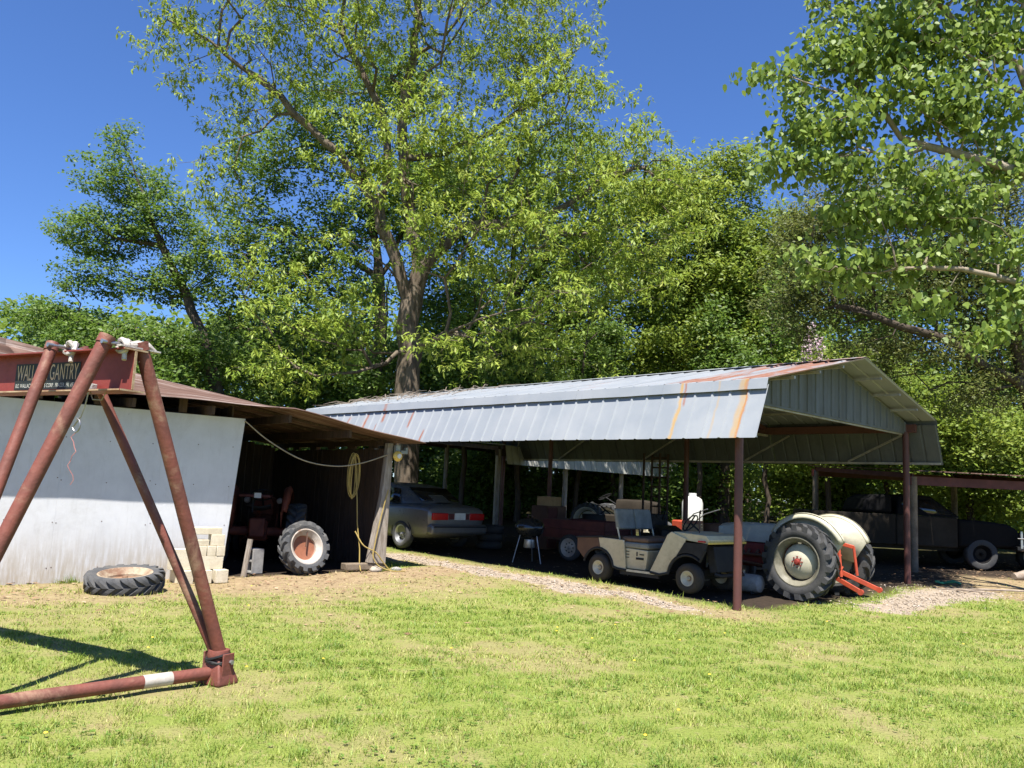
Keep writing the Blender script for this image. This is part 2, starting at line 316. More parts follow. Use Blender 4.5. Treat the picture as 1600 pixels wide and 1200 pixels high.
def zones(x, y):
    lv = (x-CE.x)*CV[0]+(y-CE.y)*CV[1]; lu = (x-CE.x)*CU[0]+(y-CE.y)*CU[1]
    sx = (x-SO.x)*SX[0]+(y-SO.y)*SX[1]; sy = (x-SO.x)*SY[0]+(y-SO.y)*SY[1]
    n = vn(x, y, 0.35, 1)-0.5; n2 = vn(x, y, 1.3, 2)-0.5; n3 = vn(x, y, 0.12, 3)
    e = n*0.9+n2*0.5
    mid = -0.42-0.05*np.sin(lu*0.9)
    gravel = sst(0.36-np.abs(lv-mid+0.55*e), -0.25, 0.30)*sst(lu, 0.3, 1.3)*(1-sst(lu, 8.0, 9.4))
    gr2 = sst(0.60-np.abs(lu+0.55+0.7*e), -0.45, 0.45)*sst(lv, 1.6, 2.6)*(1-sst(lv, 6.0, 7.8))
    gravel = np.maximum(gravel, gr2*0.95)
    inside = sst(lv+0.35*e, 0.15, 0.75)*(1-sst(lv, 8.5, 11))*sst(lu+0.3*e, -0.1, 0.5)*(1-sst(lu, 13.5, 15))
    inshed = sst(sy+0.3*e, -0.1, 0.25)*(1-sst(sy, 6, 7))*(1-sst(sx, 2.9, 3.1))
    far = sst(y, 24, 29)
    leanto_shade = sst(y+0.5*e, 18.3, 19.3)*(1-sst(y, 25.5, 28))*sst(x+0.5*e, 7.2, 8.6)*(1-sst(x, 17, 19))  # dark ground colour below the lean-to roof, painted in as its shade
    dirt = np.maximum.reduce([inside, inshed, far*0.9, leanto_shade])
    wallfront = (1-sst(-sy+2.2*e+0.5*sx*(sx > 0)*0.4, 1.2, 4.6))*sst(-sy, -0.3, 0.0)*(1-sst(sx, 4.0, 6.5))
    rightdry = sst(lv+1.6*e, 5.0, 7.0)*sst(-lu+0.8*e, -2.5, -0.5)*(1-sst(-lu+1.2*e, 2.2, 4.2))
    patches = sst(vn(x, y, 0.28, 5)+0.35*n2, 0.62, 0.88)*0.48
    fringe = sst(1.1-np.abs(lv-mid+0.5*e), 0, 0.8)*sst(lu, -0.8, 0.4)*(1-sst(lu, 8.0, 9.6))*0.8
    near_l = (1-sst(np.hypot((x+2.4)/1.4, (y-6.6)/0.9), 0.3, 1.0))*0.55
    dry = np.clip(np.maximum.reduce([wallfront*(0.62+0.6*n3), rightdry*0.95, patches, fringe, near_l]), 0, 1)
    return gravel, dirt, dry, n3
def ghv(x, y):
    t = np.minimum(y, 70.0)-12
    return 0.025*0.5*(t+np.sqrt(t*t+1)) + 0.012*np.sin(x*0.7+1.3)*np.sin(y*0.55)
def npmesh(name, verts, faces_n, loops, attrs=None, smooth=False):
    """verts (N,3); faces all with faces_n corners; loops flat vertex ids"""
    me = bpy.data.meshes.new(name); nv = len(verts); nl = len(loops); nf = nl//faces_n
    me.vertices.add(nv); me.vertices.foreach_set('co', np.ascontiguousarray(verts, dtype=np.float32).ravel())
    me.loops.add(nl); me.loops.foreach_set('vertex_index', np.ascontiguousarray(loops, dtype=np.int32))
    me.polygons.add(nf); me.polygons.foreach_set('loop_start', np.arange(0, nl, faces_n, dtype=np.int32))
    for k, a in (attrs or {}).items():
        at = me.attributes.new(k, 'FLOAT', 'POINT'); at.data.foreach_set('value', np.ascontiguousarray(a, dtype=np.float32))
    me.update(calc_edges=True); me.validate()
    if smooth: me.shade_smooth()
    return me

# ---------------------------------------------------------------- ground sheet
def axis_vals(lo, hi, step, far):
    a = list(np.arange(lo, hi+1e-6, step)); s_, x = step, hi
    while x < far: s_ *= 1.5; x += s_; a.append(x)
    s_, x = step, lo
    b = []
    while x > -far: s_ *= 1.5; x -= s_; b.append(x)
    return np.array(b[::-1]+a)
gx = axis_vals(-12, 16, 0.11, 900); gy = axis_vals(3, 26, 0.11, 900)
GX, GY = np.meshgrid(gx, gy, indexing='ij'); gz = ghv(GX, GY)
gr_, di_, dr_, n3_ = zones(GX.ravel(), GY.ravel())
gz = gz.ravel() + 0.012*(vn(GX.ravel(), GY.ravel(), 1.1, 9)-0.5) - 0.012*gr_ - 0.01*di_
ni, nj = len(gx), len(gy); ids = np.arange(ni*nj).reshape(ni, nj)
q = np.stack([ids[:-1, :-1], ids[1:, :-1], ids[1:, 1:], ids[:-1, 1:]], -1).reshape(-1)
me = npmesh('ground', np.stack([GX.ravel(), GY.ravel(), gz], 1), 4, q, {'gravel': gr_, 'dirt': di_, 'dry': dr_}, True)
def ground_mat():
    g = NT('lawn_soil'); c = g.coord('Object')
    def at(n): nd = g.n('ShaderNodeAttribute'); nd.attribute_name = n; return nd.outputs['Fac']
    n1 = g.noise(c, 0.8, 6, 0.65); n2 = g.noise(c, 7, 6, 0.7); n3 = g.noise(c, 45, 4, 0.7); n4 = g.noise(c, 130, 3, 0.7)
    lawn = g.mix(g.ramp(n1, 0.35, 0.65), (0.18, 0.225, 0.045), (0.235, 0.25, 0.07))
    lawn = g.mix(g.ramp(n2, 0.50, 0.72), lawn, (0.29, 0.235, 0.12))
    lawn = g.mix(g.math('MULTIPLY', g.ramp(n3, 0.45, 0.7), 0.5), lawn, (0.12, 0.13, 0.04))
    dry = g.mix(g.ramp(n2, 0.3, 0.7), (0.345, 0.265, 0.155), (0.24, 0.17, 0.10))
    dry = g.mix(g.math('MULTIPLY', g.ramp(n3, 0.48, 0.7), 0.6), dry, (0.17, 0.115, 0.07))
    vor = g.n('ShaderNodeTexVoronoi'); vor.inputs['Scale'].default_value = 34; g.l(c, vor.inputs['Vector'])
    grav = g.mix(g.ramp(n4, 0.3, 0.7), (0.36, 0.29, 0.21), (0.27, 0.21, 0.15))
    gsep = g.n('ShaderNodeSeparateColor'); g.l(vor.outputs['Color'], gsep.inputs[0])
    grav = g.mix(g.math('MULTIPLY', gsep.outputs[0], 0.5), grav, (0.38, 0.33, 0.28))
    dirt = g.mix(g.ramp(n2, 0.3, 0.7), (0.050, 0.036, 0.026), (0.032, 0.025, 0.019))  # bare dirt, its colour darkened to stand in for shade under the roofs
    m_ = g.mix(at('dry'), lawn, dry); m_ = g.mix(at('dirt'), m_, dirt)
    gm = g.ramp(g.math('ADD', at('gravel'), g.math('MULTIPLY', g.math('SUBTRACT', n3, 0.5), 0.8)), 0.35, 0.6)
    m_ = g.mix(gm, m_, grav)
    h = g.math('ADD', g.math('MULTIPLY', n3, 0.6), g.math('MULTIPLY', vor.outputs['Distance'], 0.5))
    g.principled(m_, 0.95, 0, g.bump(h, 0.7, 0.03), 0.1); return g.m
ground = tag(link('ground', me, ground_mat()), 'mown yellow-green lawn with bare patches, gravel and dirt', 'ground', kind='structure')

# ---------------------------------------------------------------- grass
def leafy(name, cols, trans=0.3, attr='rnd', rough=0.5, tcol=None, spec=0.3):
    """leaf shader: cols = [(pos,colour)...] over a per-leaf random value; light passes through thin leaves"""
    g = NT(name); nd = g.n('ShaderNodeAttribute'); nd.attribute_name = attr
    rp = g.n('ShaderNodeValToRGB'); el = rp.color_ramp.elements
    while len(el) < len(cols): el.new(0.5)
    for e_, (p, c) in zip(el, cols): e_.position = p; e_.color = (*c, 1)
    g.l(nd.outputs['Fac'], rp.inputs[0])
    p = g.n('ShaderNodeBsdfPrincipled'); g.l(rp.outputs[0], p.inputs['Base Color']); p.inputs['Roughness'].default_value = rough
    p.inputs['Specular IOR Level'].default_value = spec
    tr = g.n('ShaderNodeBsdfTranslucent'); g.l(g.mix(0.35, rp.outputs[0], tcol or (0.35, 0.45, 0.05)), tr.inputs[0])
    mx = g.n('ShaderNodeMixShader'); mx.inputs[0].default_value = trans
    g.l(p.outputs[0], mx.inputs[1]); g.l(tr.outputs[0], mx.inputs[2]); g.l(mx.outputs[0], g.out.inputs[0]); return g.m
def grass():
    r = np.random.default_rng(11); P = []
    for (y0, y1, dens) in ((3.6, 6.0, 5200), (6.0, 8.5, 3400), (8.5, 11.5, 2000), (11.5, 16.5, 1000), (16.5, 23, 260)):
        xm = 0.66*y1+3.2; n = int(2*xm*(y1-y0)*dens); x = r.uniform(-xm, xm, n); y = r.uniform(y0, y1, n)
        k = (np.abs(x) < 0.66*y+0.8) | (r.random(n) < 0.3); P.append(np.stack([x[k], y[k]], 1))
    P = np.concatenate(P); x, y = P[:, 0], P[:, 1]
    ga, di, dr, n3 = zones(x, y)
    cl_ = vn(x, y, 1.6, 21); cl2 = vn(x, y, 0.5, 22)
    keep = r.random(len(x)) < np.clip((1-1.3*ga)*(1-1.15*di)*(1-0.88*dr)*(0.35+0.9*cl_), 0, 1)
    x, y, dr, cl_, cl2 = x[keep], y[keep], dr[keep], cl_[keep], cl2[keep]; n = len(x)
    h = (0.016+0.027*r.random(n))*(0.45+1.05*cl_)*(1-0.35*dr); h *= np.where(r.random(n) < 0.02, 1.8, 1)
    wd = 0.0032*(0.7+0.8*r.random(n))*np.clip(y/6.5, 0.85, 2.3)
    a = r.uniform(0, 6.283, n); ln = h*r.uniform(0.25, 1.3, n); b = a + r.normal(0, 0.5, n)
    if True:                                                  # unmown tufts against the wall, posts, wheels and stones
        sx = (x-SO.x)*SX[0]+(y-SO.y)*SX[1]; sy = (x-SO.x)*SY[0]+(y-SO.y)*SY[1]; lv = (x-CE.x)*CV[0]+(y-CE.y)*CV[1]; lu = (x-CE.x)*CU[0]+(y-CE.y)*CU[1]
        near = np.clip(1-np.abs(sy+0.05)/0.16, 0, 1)*(sx < 3.2)
        for (qv, qu) in ((0.1, 0.55), (1.9, 0.5), (3.4, 0.5), (0.55, 3.5), (0.55, 1.7)): near = np.maximum(near, np.clip(1-np.hypot(lv-qv, lu-qu)/0.45, 0, 1))
        for (qx, qy) in ((-5.06, 11.45), (-2.19, 6.74)): near = np.maximum(near, np.clip(1-np.abs(np.hypot(x-qx, y-qy)-(0.52 if qy > 9 else 0.12))/0.12, 0, 1))
        h = h*(1+2.4*near*r.random(n)); ln = ln*(1+0.8*near)
    z = ghv(x, y)-0.004
    p0 = np.stack([x-np.cos(a+1.57)*wd, y-np.sin(a+1.57)*wd, z], 1); p1 = np.stack([x+np.cos(a+1.57)*wd, y+np.sin(a+1.57)*wd, z], 1)
    p2 = np.stack([x+np.cos(b)*ln, y+np.sin(b)*ln, z+h], 1)
    m_ = 2600; ex = r.uniform(-5, 0.05, m_); ey = -np.abs(r.normal(0.0, 0.05, m_))-0.01; ex[:500] = 2.2+r.random(500)*1.1; ey[:500] -= r.random(500)*0.15
    wx, wy = SO.x+SX[0]*ex+SY[0]*ey, SO.y+SX[1]*ex+SY[1]*ey; wk = vn(wx, wy, 0.9, 51) > 0.42; wx, wy = wx[wk], wy[wk]; k_ = len(wx)
    hh = r.uniform(0.03, 0.17, k_)*vn(wx, wy, 1.7, 52); aa = r.uniform(0, 6.283, k_); wz = ghv(wx, wy)-0.01
    q0 = np.stack([wx-np.cos(aa)*0.005, wy-np.sin(aa)*0.005, wz], 1); q1 = np.stack([wx+np.cos(aa)*0.005, wy+np.sin(aa)*0.005, wz], 1); q2 = np.stack([wx+r.normal(0, .05, k_), wy-np.abs(r.normal(0, .05, k_)), wz+hh], 1)
    p0, p1, p2 = np.concatenate([p0, q0]), np.concatenate([p1, q1]), np.concatenate([p2, q2]); dr = np.concatenate([dr, np.full(k_, 0.25)]); cl2 = np.concatenate([cl2, np.full(k_, .3)]); x = np.concatenate([x, wx]); y = np.concatenate([y, wy]); n += k_
    v = np.stack([p0, p1, p2], 1).reshape(-1, 3)
    rn = np.clip(0.40*r.random(n)+0.55*dr*(0.6+0.6*r.random(n))+0.30*(cl2-0.42)+0.5*(vn(x, y, 2.4, 23)-0.47)+np.where(r.random(n) < 0.07, 0.4, 0), 0, 1)
    me = npmesh('grass', v, 3, np.arange(3*n), {'rnd': np.repeat(rn, 3)})
    m_ = leafy('grass_blades', [(0, (0.12, 0.20, 0.025)), (0.3, (0.215, 0.30, 0.042)), (0.6, (0.33, 0.37, 0.075)), (0.82, (0.45, 0.40, 0.15)), (1, (0.47, 0.37, 0.19))], 0.25, tcol=(0.36, 0.42, 0.06))
    tag(link('grass', me, m_), 'short mown grass covering the lawn', 'grass', kind='stuff')
grass()
def weeds():
    """flat clover and plantain rosettes in the lawn, and yellow dandelion heads"""
    r = np.random.default_rng(14); n = 5200; y = 3.8+11*r.random(n)**1.3; x = r.uniform(-1, 1, n)*(0.66*y+0.5); ga, di, dr, _ = zones(x, y)
    k = r.random(n) < (1-ga)*(1-di)*(1-0.8*dr)*np.clip(vn(x, y, 0.45, 61)*1.9-0.75, 0.04, 1); x, y = x[k], y[k]; n = len(x); m_ = 7
    a = (np.arange(m_)[None]*6.283/m_+r.uniform(0, 6, (n, 1))+r.normal(0, .3, (n, m_))).ravel(); X, Y = np.repeat(x, m_), np.repeat(y, m_); L = np.repeat(r.uniform(0.010, 0.028, n), m_)*r.uniform(.7, 1.3, n*m_); W = L*0.6; z = ghv(X, Y)+0.012
    ca, sa = np.cos(a), np.sin(a)
    P = [np.stack([X+ca*L*p-sa*W*q_, Y+sa*L*p+ca*W*q_, z+h_*L+0.01*r.random(n*m_)], 1) for p, q_, h_ in ((0.05, 0, 0), (0.6, .5, .35), (1.1, 0, .25), (0.6, -.5, .35))]
    v = np.stack(P, 1).reshape(-1, 3); tag(link('weeds', npmesh('weeds', v, 4, np.arange(4*n*m_), {'rnd': np.repeat(np.repeat(r.random(n), m_)*0.6+0.4*r.random(n*m_), 4)}), leafy('clover_leaf', [(0, (0.075, 0.15, 0.025)), (0.5, (0.13, 0.22, 0.035)), (1, (0.22, 0.29, 0.06))], 0.2)), 'clover and low weeds growing through the lawn', 'weeds', kind='stuff')
    m = MB()
    for i in range(34):
        yy = 4.2+9*r.random(); xx = r.uniform(-.6, .6)*yy; zz = gh(xx, yy)+r.uniform(.03, .05); m.M = Matrix.Translation((xx, yy, zz)); m.lathe([(0, .006), (.010, .004), (.014, -.002), (0, -.006)], 8)
    tag(m.build('dandelion_flowers', YELLOW), 'tiny yellow dandelion heads dotted over the lawn', 'flowers', kind='stuff')
weeds()
def pebbles():
    r = np.random.default_rng(5); n = 90000; x = r.uniform(-3.5, 10, n); y = r.uniform(10.5, 20, n)
    ga, di, dr, _ = zones(x, y); k = r.random(n) < ga*0.32; x, y = x[k], y[k]; n = len(x)
    s_ = r.uniform(0.008, 0.026, n)
    oct_ = np.array([[1, 0, 0], [0, 1, 0], [-1, 0, 0], [0, -1, 0], [0, 0, .7], [0, 0, -.7]]); fc = np.array([[0, 1, 4], [1, 2, 4], [2, 3, 4], [3, 0, 4], [1, 0, 5], [2, 1, 5], [3, 2, 5], [0, 3, 5]])
    off = oct_[None]*s_[:, None, None]*r.uniform(0.6, 1.2, (n, 6, 1)); a = r.uniform(0, 6.28, n); ca, sa = np.cos(a)[:, None], np.sin(a)[:, None]
    v = np.stack([off[..., 0]*ca-off[..., 1]*sa+x[:, None], off[..., 0]*sa+off[..., 1]*ca+y[:, None], off[..., 2]+(ghv(x, y)-0.004)[:, None]], -1)
    f = (fc[None]+6*np.arange(n)[:, None, None]).reshape(-1)
    me = npmesh('gravel', v.reshape(-1, 3), 3, f, {'rnd': np.repeat(r.random(n), 6)})
    m_ = leafy('gravel_stones', [(0, (0.20, 0.155, 0.11)), (0.5, (0.34, 0.28, 0.215)), (1, (0.47, 0.41, 0.34))], 0.0, rough=0.9)
    tag(link('gravel', me, m_), 'pale gravel strewn along the carport edge', 'gravel', kind='stuff')
pebbles()
def litter():
    r = np.random.default_rng(6); n = 60000; x = r.uniform(-9, 15, n); y = r.uniform(9, 24, n)
    ga, di, dr, _ = zones(x, y); k = r.random(n) < (np.clip(dr-0.35, 0, 1)*0.32+di*0.02+0.008); x, y = x[k], y[k]; n = len(x)
    L = r.uniform(0.02, 0.055, n); W = L*r.uniform(0.3, 0.55, n); a = r.uniform(0, 6.28, n); z = ghv(x, y)+r.uniform(0.003, 0.02, n)
    ca, sa = np.cos(a), np.sin(a); tl = r.uniform(-0.4, 0.5, (n, 4))
    pts = [(1, 0), (0, 1), (-1, 0), (0, -1)]
    v = np.stack([np.stack([x+ca*L*p-sa*W*q_, y+sa*L*p+ca*W*q_, z+L*np.abs(tl[:, i])*0.7], 1) for i, (p, q_) in enumerate(pts)], 1).reshape(-1, 3)
    me = npmesh('fallen_leaves', v, 4, np.arange(4*n), {'rnd': np.repeat(r.random(n), 4)})
    m_ = leafy('dead_leaf', [(0, (0.16, 0.09, 0.05)), (0.5, (0.30, 0.19, 0.11)), (1, (0.45, 0.33, 0.21))], 0.1, rough=0.8, tcol=(0.3, 0.15, 0.05))
    tag(link('fallen_leaves', me, m_), 'dry brown leaves scattered over bare ground', 'leaf litter', kind='stuff')
litter()
# ---------------------------------------------------------------- old shed on the left (frame: x along the front, y into the shed)
shed = thing('farm_shed', 'old shed with white plywood front, rusty tin roof and an open bay', 'shed', (SO.x, SO.y, 0), S_ROT)
def roof_z(x): return 2.845 - 0.147*x
def build_shed():
    # front: plywood sheets, a hair apart
    xs = [-8.5, -7.26, -6.02, -4.78, -3.54, -2.30, -1.06, 0.10]
    for i in range(len(xs)-1):
        a, b = xs[i]+0.0004, xs[i+1]-0.0004; lean0 = 0.0; top_b = b+(0.19 if i == len(xs)-2 else 0); top_a = a
        m = MB(); t = 0.02; dz = random.uniform(-0.006, 0.006)
        vs = [(a, 0, -0.12), (b, 0, -0.12), (b, t, -0.12), (a, t, -0.12), (top_a, dz, 2.53), (top_b, dz, 2.535), (top_b, dz+t, 2.535), (top_a, dz+t, 2.53)]
        m.add(vs, [(0, 3, 2, 1), (4, 5, 6, 7), (0, 1, 5, 4), (1, 2, 6, 5), (2, 3, 7, 6), (3, 0, 4, 7)])
        wp = m.build('wall_panel', WHITE_WALL, shed)
        m = MB()
        for zz in (0.25, 0.85, 1.45, 2.05):
            for xx in (a+0.03, (a+b)/2, b-0.03): m.box((xx+random.uniform(-.012, .012)+0.06*zz/2.5*(i == len(xs)-2), dz*zz/2.53-0.0015, zz+random.uniform(-.03, .03)), (0.013, 0.004, 0.013))
        m.build('nail_heads', RUST_TIN, wp)
    # top plate, studs and rafters
    MB().box((-4.2, 0.08, 2.50), (8.6, 0.09, 0.09)).build('top_plate', DARK_WOOD, shed)
    for x in (-7.5, -6.3, -5.1, -3.9, -2.7, -1.5, -0.35, 0.9, 2.0):
        MB().bar((x, -0.34, min(roof_z(x)-0.135, 2.60)), (x, 5.4, roof_z(x)-0.105), 0.05, 0.13).build('rafter', DARK_WOOD, shed)
    for y in (0.3, 1.2, 2.6, 4.0, 5.2):
        MB().bar((-8.6, y, roof_z(-8.6)-0.035), (3.25, y, roof_z(3.25)-0.035), 0.07, 0.035).build('purlin', DARK_WOOD, shed)
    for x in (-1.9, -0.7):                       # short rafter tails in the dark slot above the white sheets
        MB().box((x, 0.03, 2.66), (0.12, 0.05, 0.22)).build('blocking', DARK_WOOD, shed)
    # corrugated roof: sheets run down to the right, overlapping
    def sheet(y0, y1, x0, x1, lift):
        ny = max(2, int((y1-y0)/0.0127)); ysv = [y0+(y1-y0)*i/ny for i in range(ny+1)]; xsv = [x0+(x1-x0)*i/14 for i in range(15)]
        ph = random.uniform(0, 3)
        def fn(x, y):
            z = roof_z(x)+lift+0.010*math.cos(2*math.pi*y/0.076)
            if y < 0:
                dr = max(0.0, roof_z(x)-2.715); z -= dr*(-y/0.54)**0.8
                z -= 0.012*math.sin(x*3.1+ph)*(-y/0.54)
            z += 0.008*math.sin(x*1.7+y*2+ph)
            return (x, y, z)
        MB().grid(fn, xsv, ysv).build('roof_sheet', RUST_TIN, shed, solid=0.0025)
    ys = [-0.53, 0.17, 0.80, 1.43, 2.06, 2.69, 3.32, 3.95, 4.58, 5.3]
    for i in range(len(ys)-1):
        k = 0.004*(i % 2)
        sheet(ys[i]-0.03, ys[i+1]+0.03, -8.8, -3.0, 0.02+k); sheet(ys[i]-0.03, ys[i+1]+0.03, -3.15, 0.62, 0.013+k); sheet(ys[i]-0.03, ys[i+1]+0.03, 0.45, 3.36+random.uniform(-0.05, 0.12), 0.004+k)
    # bay: board walls
    def planks(axis, fixed, a, b, top, wd=0.2, thick=0.025):
        t = a
        while t < b-0.02:
            w_ = min(wd*random.uniform(0.85, 1.12), b-t); h = top(t)+random.uniform(-0.02, 0.015)
            d = random.uniform(-0.006, 0.006)
            c = (fixed+d, t+w_/2, h/2-0.05) if axis == 'y' else (t+w_/2, fixed+d, h/2-0.05)
            s_ = (thick, w_-0.008, h+0.1) if axis == 'y' else (w_-0.008, thick, h+0.1)
            MB().box(c, s_).build('wall_plank', DARK_WOOD, shed); t += w_
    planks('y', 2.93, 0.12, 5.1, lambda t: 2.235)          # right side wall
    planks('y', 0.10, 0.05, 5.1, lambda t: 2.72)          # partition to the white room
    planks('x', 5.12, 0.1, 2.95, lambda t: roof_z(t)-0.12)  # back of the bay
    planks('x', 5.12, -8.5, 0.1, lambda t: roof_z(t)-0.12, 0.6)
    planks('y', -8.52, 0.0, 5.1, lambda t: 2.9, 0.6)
    for y in (0.5, 1.35, 2.2, 3.05, 3.9, 4.6):            # blocks on the side wall leave slots of light between them
        MB().box((2.93, y, 2.262), (0.04, 0.30, 0.05)).build('wall_block', DARK_WOOD, shed)
    MB().box((2.93, 2.6, 2.338), (0.07, 5.0, 0.10)).build('side_plate', DARK_WOOD, shed)
    # front post: a split, flaring weathered plank on a timber skid
    zb = gh(*(np.array([SO.x, SO.y])+SX*2.9))
    m = MB(); m.add([(2.64, -0.10, zb+0.14), (2.99, -0.10, zb+0.12), (2.99, 0.02, zb+0.12), (2.64, 0.02, zb+0.14), (2.83, -0.09, 1.35), (3.0, -0.09, 1.35), (3.0, 0.03, 1.35), (2.83, 0.03, 1.35), (2.90, -0.08, 2.33), (3.01, -0.08, 2.33), (3.01, 0.04, 2.33), (2.90, 0.04, 2.33)],
      [(0, 3, 2, 1), (0, 1, 5, 4), (1, 2, 6, 5), (2, 3, 7, 6), (3, 0, 4, 7), (4, 5, 9, 8), (5, 6, 10, 9), (6, 7, 11, 10), (7, 4, 8, 11), (8, 9, 10, 11)])
    m.build('post', WEATHER_WOOD, shed, bevel=0.01)
    MB().box((2.62, 0.02, zb+0.075), (0.78, 0.2, 0.11)).build('skid', TIMBER, shed, bevel=0.012)
    MB().bar((0.45, -0.05, 0.02), (0.53, -0.02, 0.62), 0.09, 0.03).build('loose_board', WEATHER_WOOD, shed)
build_shed()
zp = gh(*(np.array([SO.x, SO.y])+SX*2.8))
def sw(x, y, z=0):                                     # shed frame -> world
    p = np.array([SO.x, SO.y])+SX*x+SY*y; return Vector((p[0], p[1], z))
def blob(name, label, cat, c, r, mat, seed, group=None, kind=None):
    rr = np.random.default_rng(seed); me = bpy.data.meshes.new(name); import bmesh
    bm = bmesh.new(); bmesh.ops.create_icosphere(bm, subdivisions=3, radius=1)
    ph = rr.uniform(0, 6, 6)
    for v in bm.verts:
        p = v.co; k = 1+0.13*math.sin(p.x*3+ph[0])+0.11*math.sin(p.y*4+ph[1])+0.09*math.sin(p.z*5+ph[2])+0.05*math.sin(9*p.x+7*p.y+ph[3])
        v.co = Vector((p.x*r[0]*k, p.y*r[1]*k, p.z*r[2]*k))
    bm.to_mesh(me); bm.free(); me.shade_smooth(); o = link(name, me, mat); o.location = c; tag(o, label, cat, group, kind); return o
p_ = sw(2.78, -0.14); blob('stone', 'pale field stone wedged under the shed post', 'stone', (p_.x, p_.y, zp+0.02), (0.11, 0.09, 0.075), STONE, 1)
p_ = sw(3.2, -0.12); blob('stone', 'small dark stone beside the skid under the shed post', 'stone', (p_.x, p_.y, zp+0.01), (0.10, 0.08, 0.05), GREY_BLOCK, 2)
# light fixture on the post
lf = thing('flood_lamp', 'grey outdoor lamp box with round yellow lens on the shed post', 'lamp', tuple(sw(3.06, -0.13, 2.16)), S_ROT)
MB().box((0.0, 0, 0.06), (0.09, 0.09, 0.16)).build('junction_box', GREY_METAL, lf, bevel=0.008)
MB().box((0.13, 0.0, 0.02), (0.14, 0.08, 0.06)).box((0.185, 0, 0.05), (0.05, 0.06, 0.11)).build('bracket', GREY_METAL, lf, bevel=0.006)
m = MB(); m.M = Matrix.Translation((-0.02, -0.07, -0.06)) @ Matrix.Rotation(R(90), 4, 'X'); m.lathe([(0.0, 0.05), (0.05, 0.045), (0.085, 0.02), (0.095, 0.0), (0.08, -0.03), (0.0, -0.05)], 20); m.build('lens', YELLOW_LENS, lf)
m = MB(); m.M = Matrix.Translation((-0.02, -0.125, -0.06)) @ Matrix.Rotation(R(90), 4, 'X'); m.lathe([(0.0, 0.012), (0.04, 0.01), (0.045, 0.0)], 16); m.build('bulb', WHITE_PAINT, lf)
def cable(name, label, pts, r, mat, cat='cable', n=8):
    return tag(MB().tube(at_px_curve(pts, n), r, 6).build(name, mat), label, cat)
cable('hanging_cable', 'pale cable sagging across the open shed bay', [sw(0.27, -0.03, 2.5), sw(0.7, -0.05, 2.20), sw(1.3, -0.06, 1.93), sw(1.9, -0.06, 1.86), sw(2.4, -0.06, 1.94), sw(2.9, -0.1, 2.12)], 0.011, PALE_WIRE)
# coiled yellow cord hanging inside the bay
ck = []
for i in range(90):
    t = i/90*5*2*math.pi; k = i/90
    ck.append(sw(2.42+0.10*math.sin(t)*(0.8+0.3*math.sin(t*0.37)), 0.25+0.05*math.cos(t*0.5), 1.72+0.40*math.cos(t)*(0.85+0.2*k)))
ck += [sw(2.50, 0.2, 1.3), sw(2.48, 0.1, 0.9), sw(2.52, 0.02, 0.45), sw(2.5, -0.05, 0.12+zp), sw(2.45, -0.2, 0.02+zp)]
tag(MB().tube(ck, 0.010, 6).build('extension_cord', YELLOW_HOSE), 'coiled yellow extension cord hanging in the shed bay', 'cord')
cable('extension_cord', 'yellow cord draped down the weathered shed post', [sw(2.93, -0.13, 1.5), sw(2.80, -0.14, 0.95), sw(2.72, -0.14, 0.5), sw(2.70, -0.16, 0.25+zp), sw(2.80, -0.2, 0.1+zp), sw(3.0, -0.3, 0.02+zp), sw(3.25, -0.35, 0.015+zp)], 0.011, YELLOW_HOSE, 'cord')
cable('extension_cord', 'yellow cord slung from the bay down to the timber skid', [sw(2.45, 0.1, 0.75), sw(2.55, -0.05, 0.52), sw(2.75, -0.14, 0.33+zp), sw(2.9, -0.16, 0.16+zp), sw(3.02, -0.2, 0.02+zp)], 0.011, YELLOW_HOSE, 'cord')
# block pile against the white wall
def block(x, y, z, sx, sy, sz, rz, label, hollow=False):
    p = sw(x, y); z0 = gh(p.x, p.y)
    t = thing('concrete_block', label, 'block', (p.x, p.y, z0+z), S_ROT+rz, 'blocks stacked against the white wall')
    m = MB()
    if hollow:
        for s_ in (-1, 1): m.box((0, s_*(sy/2-0.015), sz/2), (sx, 0.03, sz))
        for k in (-1, 0, 1): m.box((k*(sx/2-0.015), 0, sz/2), (0.03, sy-0.062, sz-0.002))
    else: m.box((0, 0, sz/2), (sx, sy, sz))
    m.build('block_body', BEIGE_BLOCK, t, bevel=0.006)
    return t
block(-0.62, -0.42, 0, 0.19, 0.39, 0.19, R(6), 'cream block at the bottom left of the pile by the wall')
block(-0.32, -0.42, 0, 0.19, 0.39, 0.19, R(-5), 'cream block at the bottom centre of the pile by the wall')
block(-0.10, -0.42, 0, 0.19, 0.39, 0.19, R(3), 'cream block at the bottom right of the pile by the wall')
block(-0.25, -0.40, 0.192, 0.40, 0.19, 0.19, R(2), 'wide cream block lying in the second course of the pile')
block(-0.66, -0.40, 0.192, 0.30, 0.19, 0.30, R(-3), 'tall cream block at the left of the pile, second course')
for k, (x, lb) in enumerate(((-0.37, 'narrow cream brick, left of the three upright in the pile'), (-0.235, 'narrow cream brick, middle of the three upright in the pile'), (-0.10, 'greyish narrow brick, right of the three upright in the pile'))):
    block(x, -0.40, 0.384, 0.128, 0.19, 0.15, R(random.uniform(-3, 3)), lb)
block(-0.14, -0.38, 0.536, 0.2, 0.19, 0.165, R(-4), 'squarish cream block near the top right of the pile')
block(-0.40, -0.38, 0.536, 0.24, 0.19, 0.09, R(6), 'rounded low cream block near the top left of the pile')
block(-0.30, -0.36, 0.703, 0.42, 0.19, 0.10, R(-2), 'long cream slab on top of the block pile')
gb = sw(0.78, 0.35); zb_ = gh(gb.x, gb.y)
t_ = thing('cinder_block', 'grey cinder block standing in the dark bay beside the leaning wheel', 'block', (gb.x, gb.y, zb_), S_ROT+0.2)
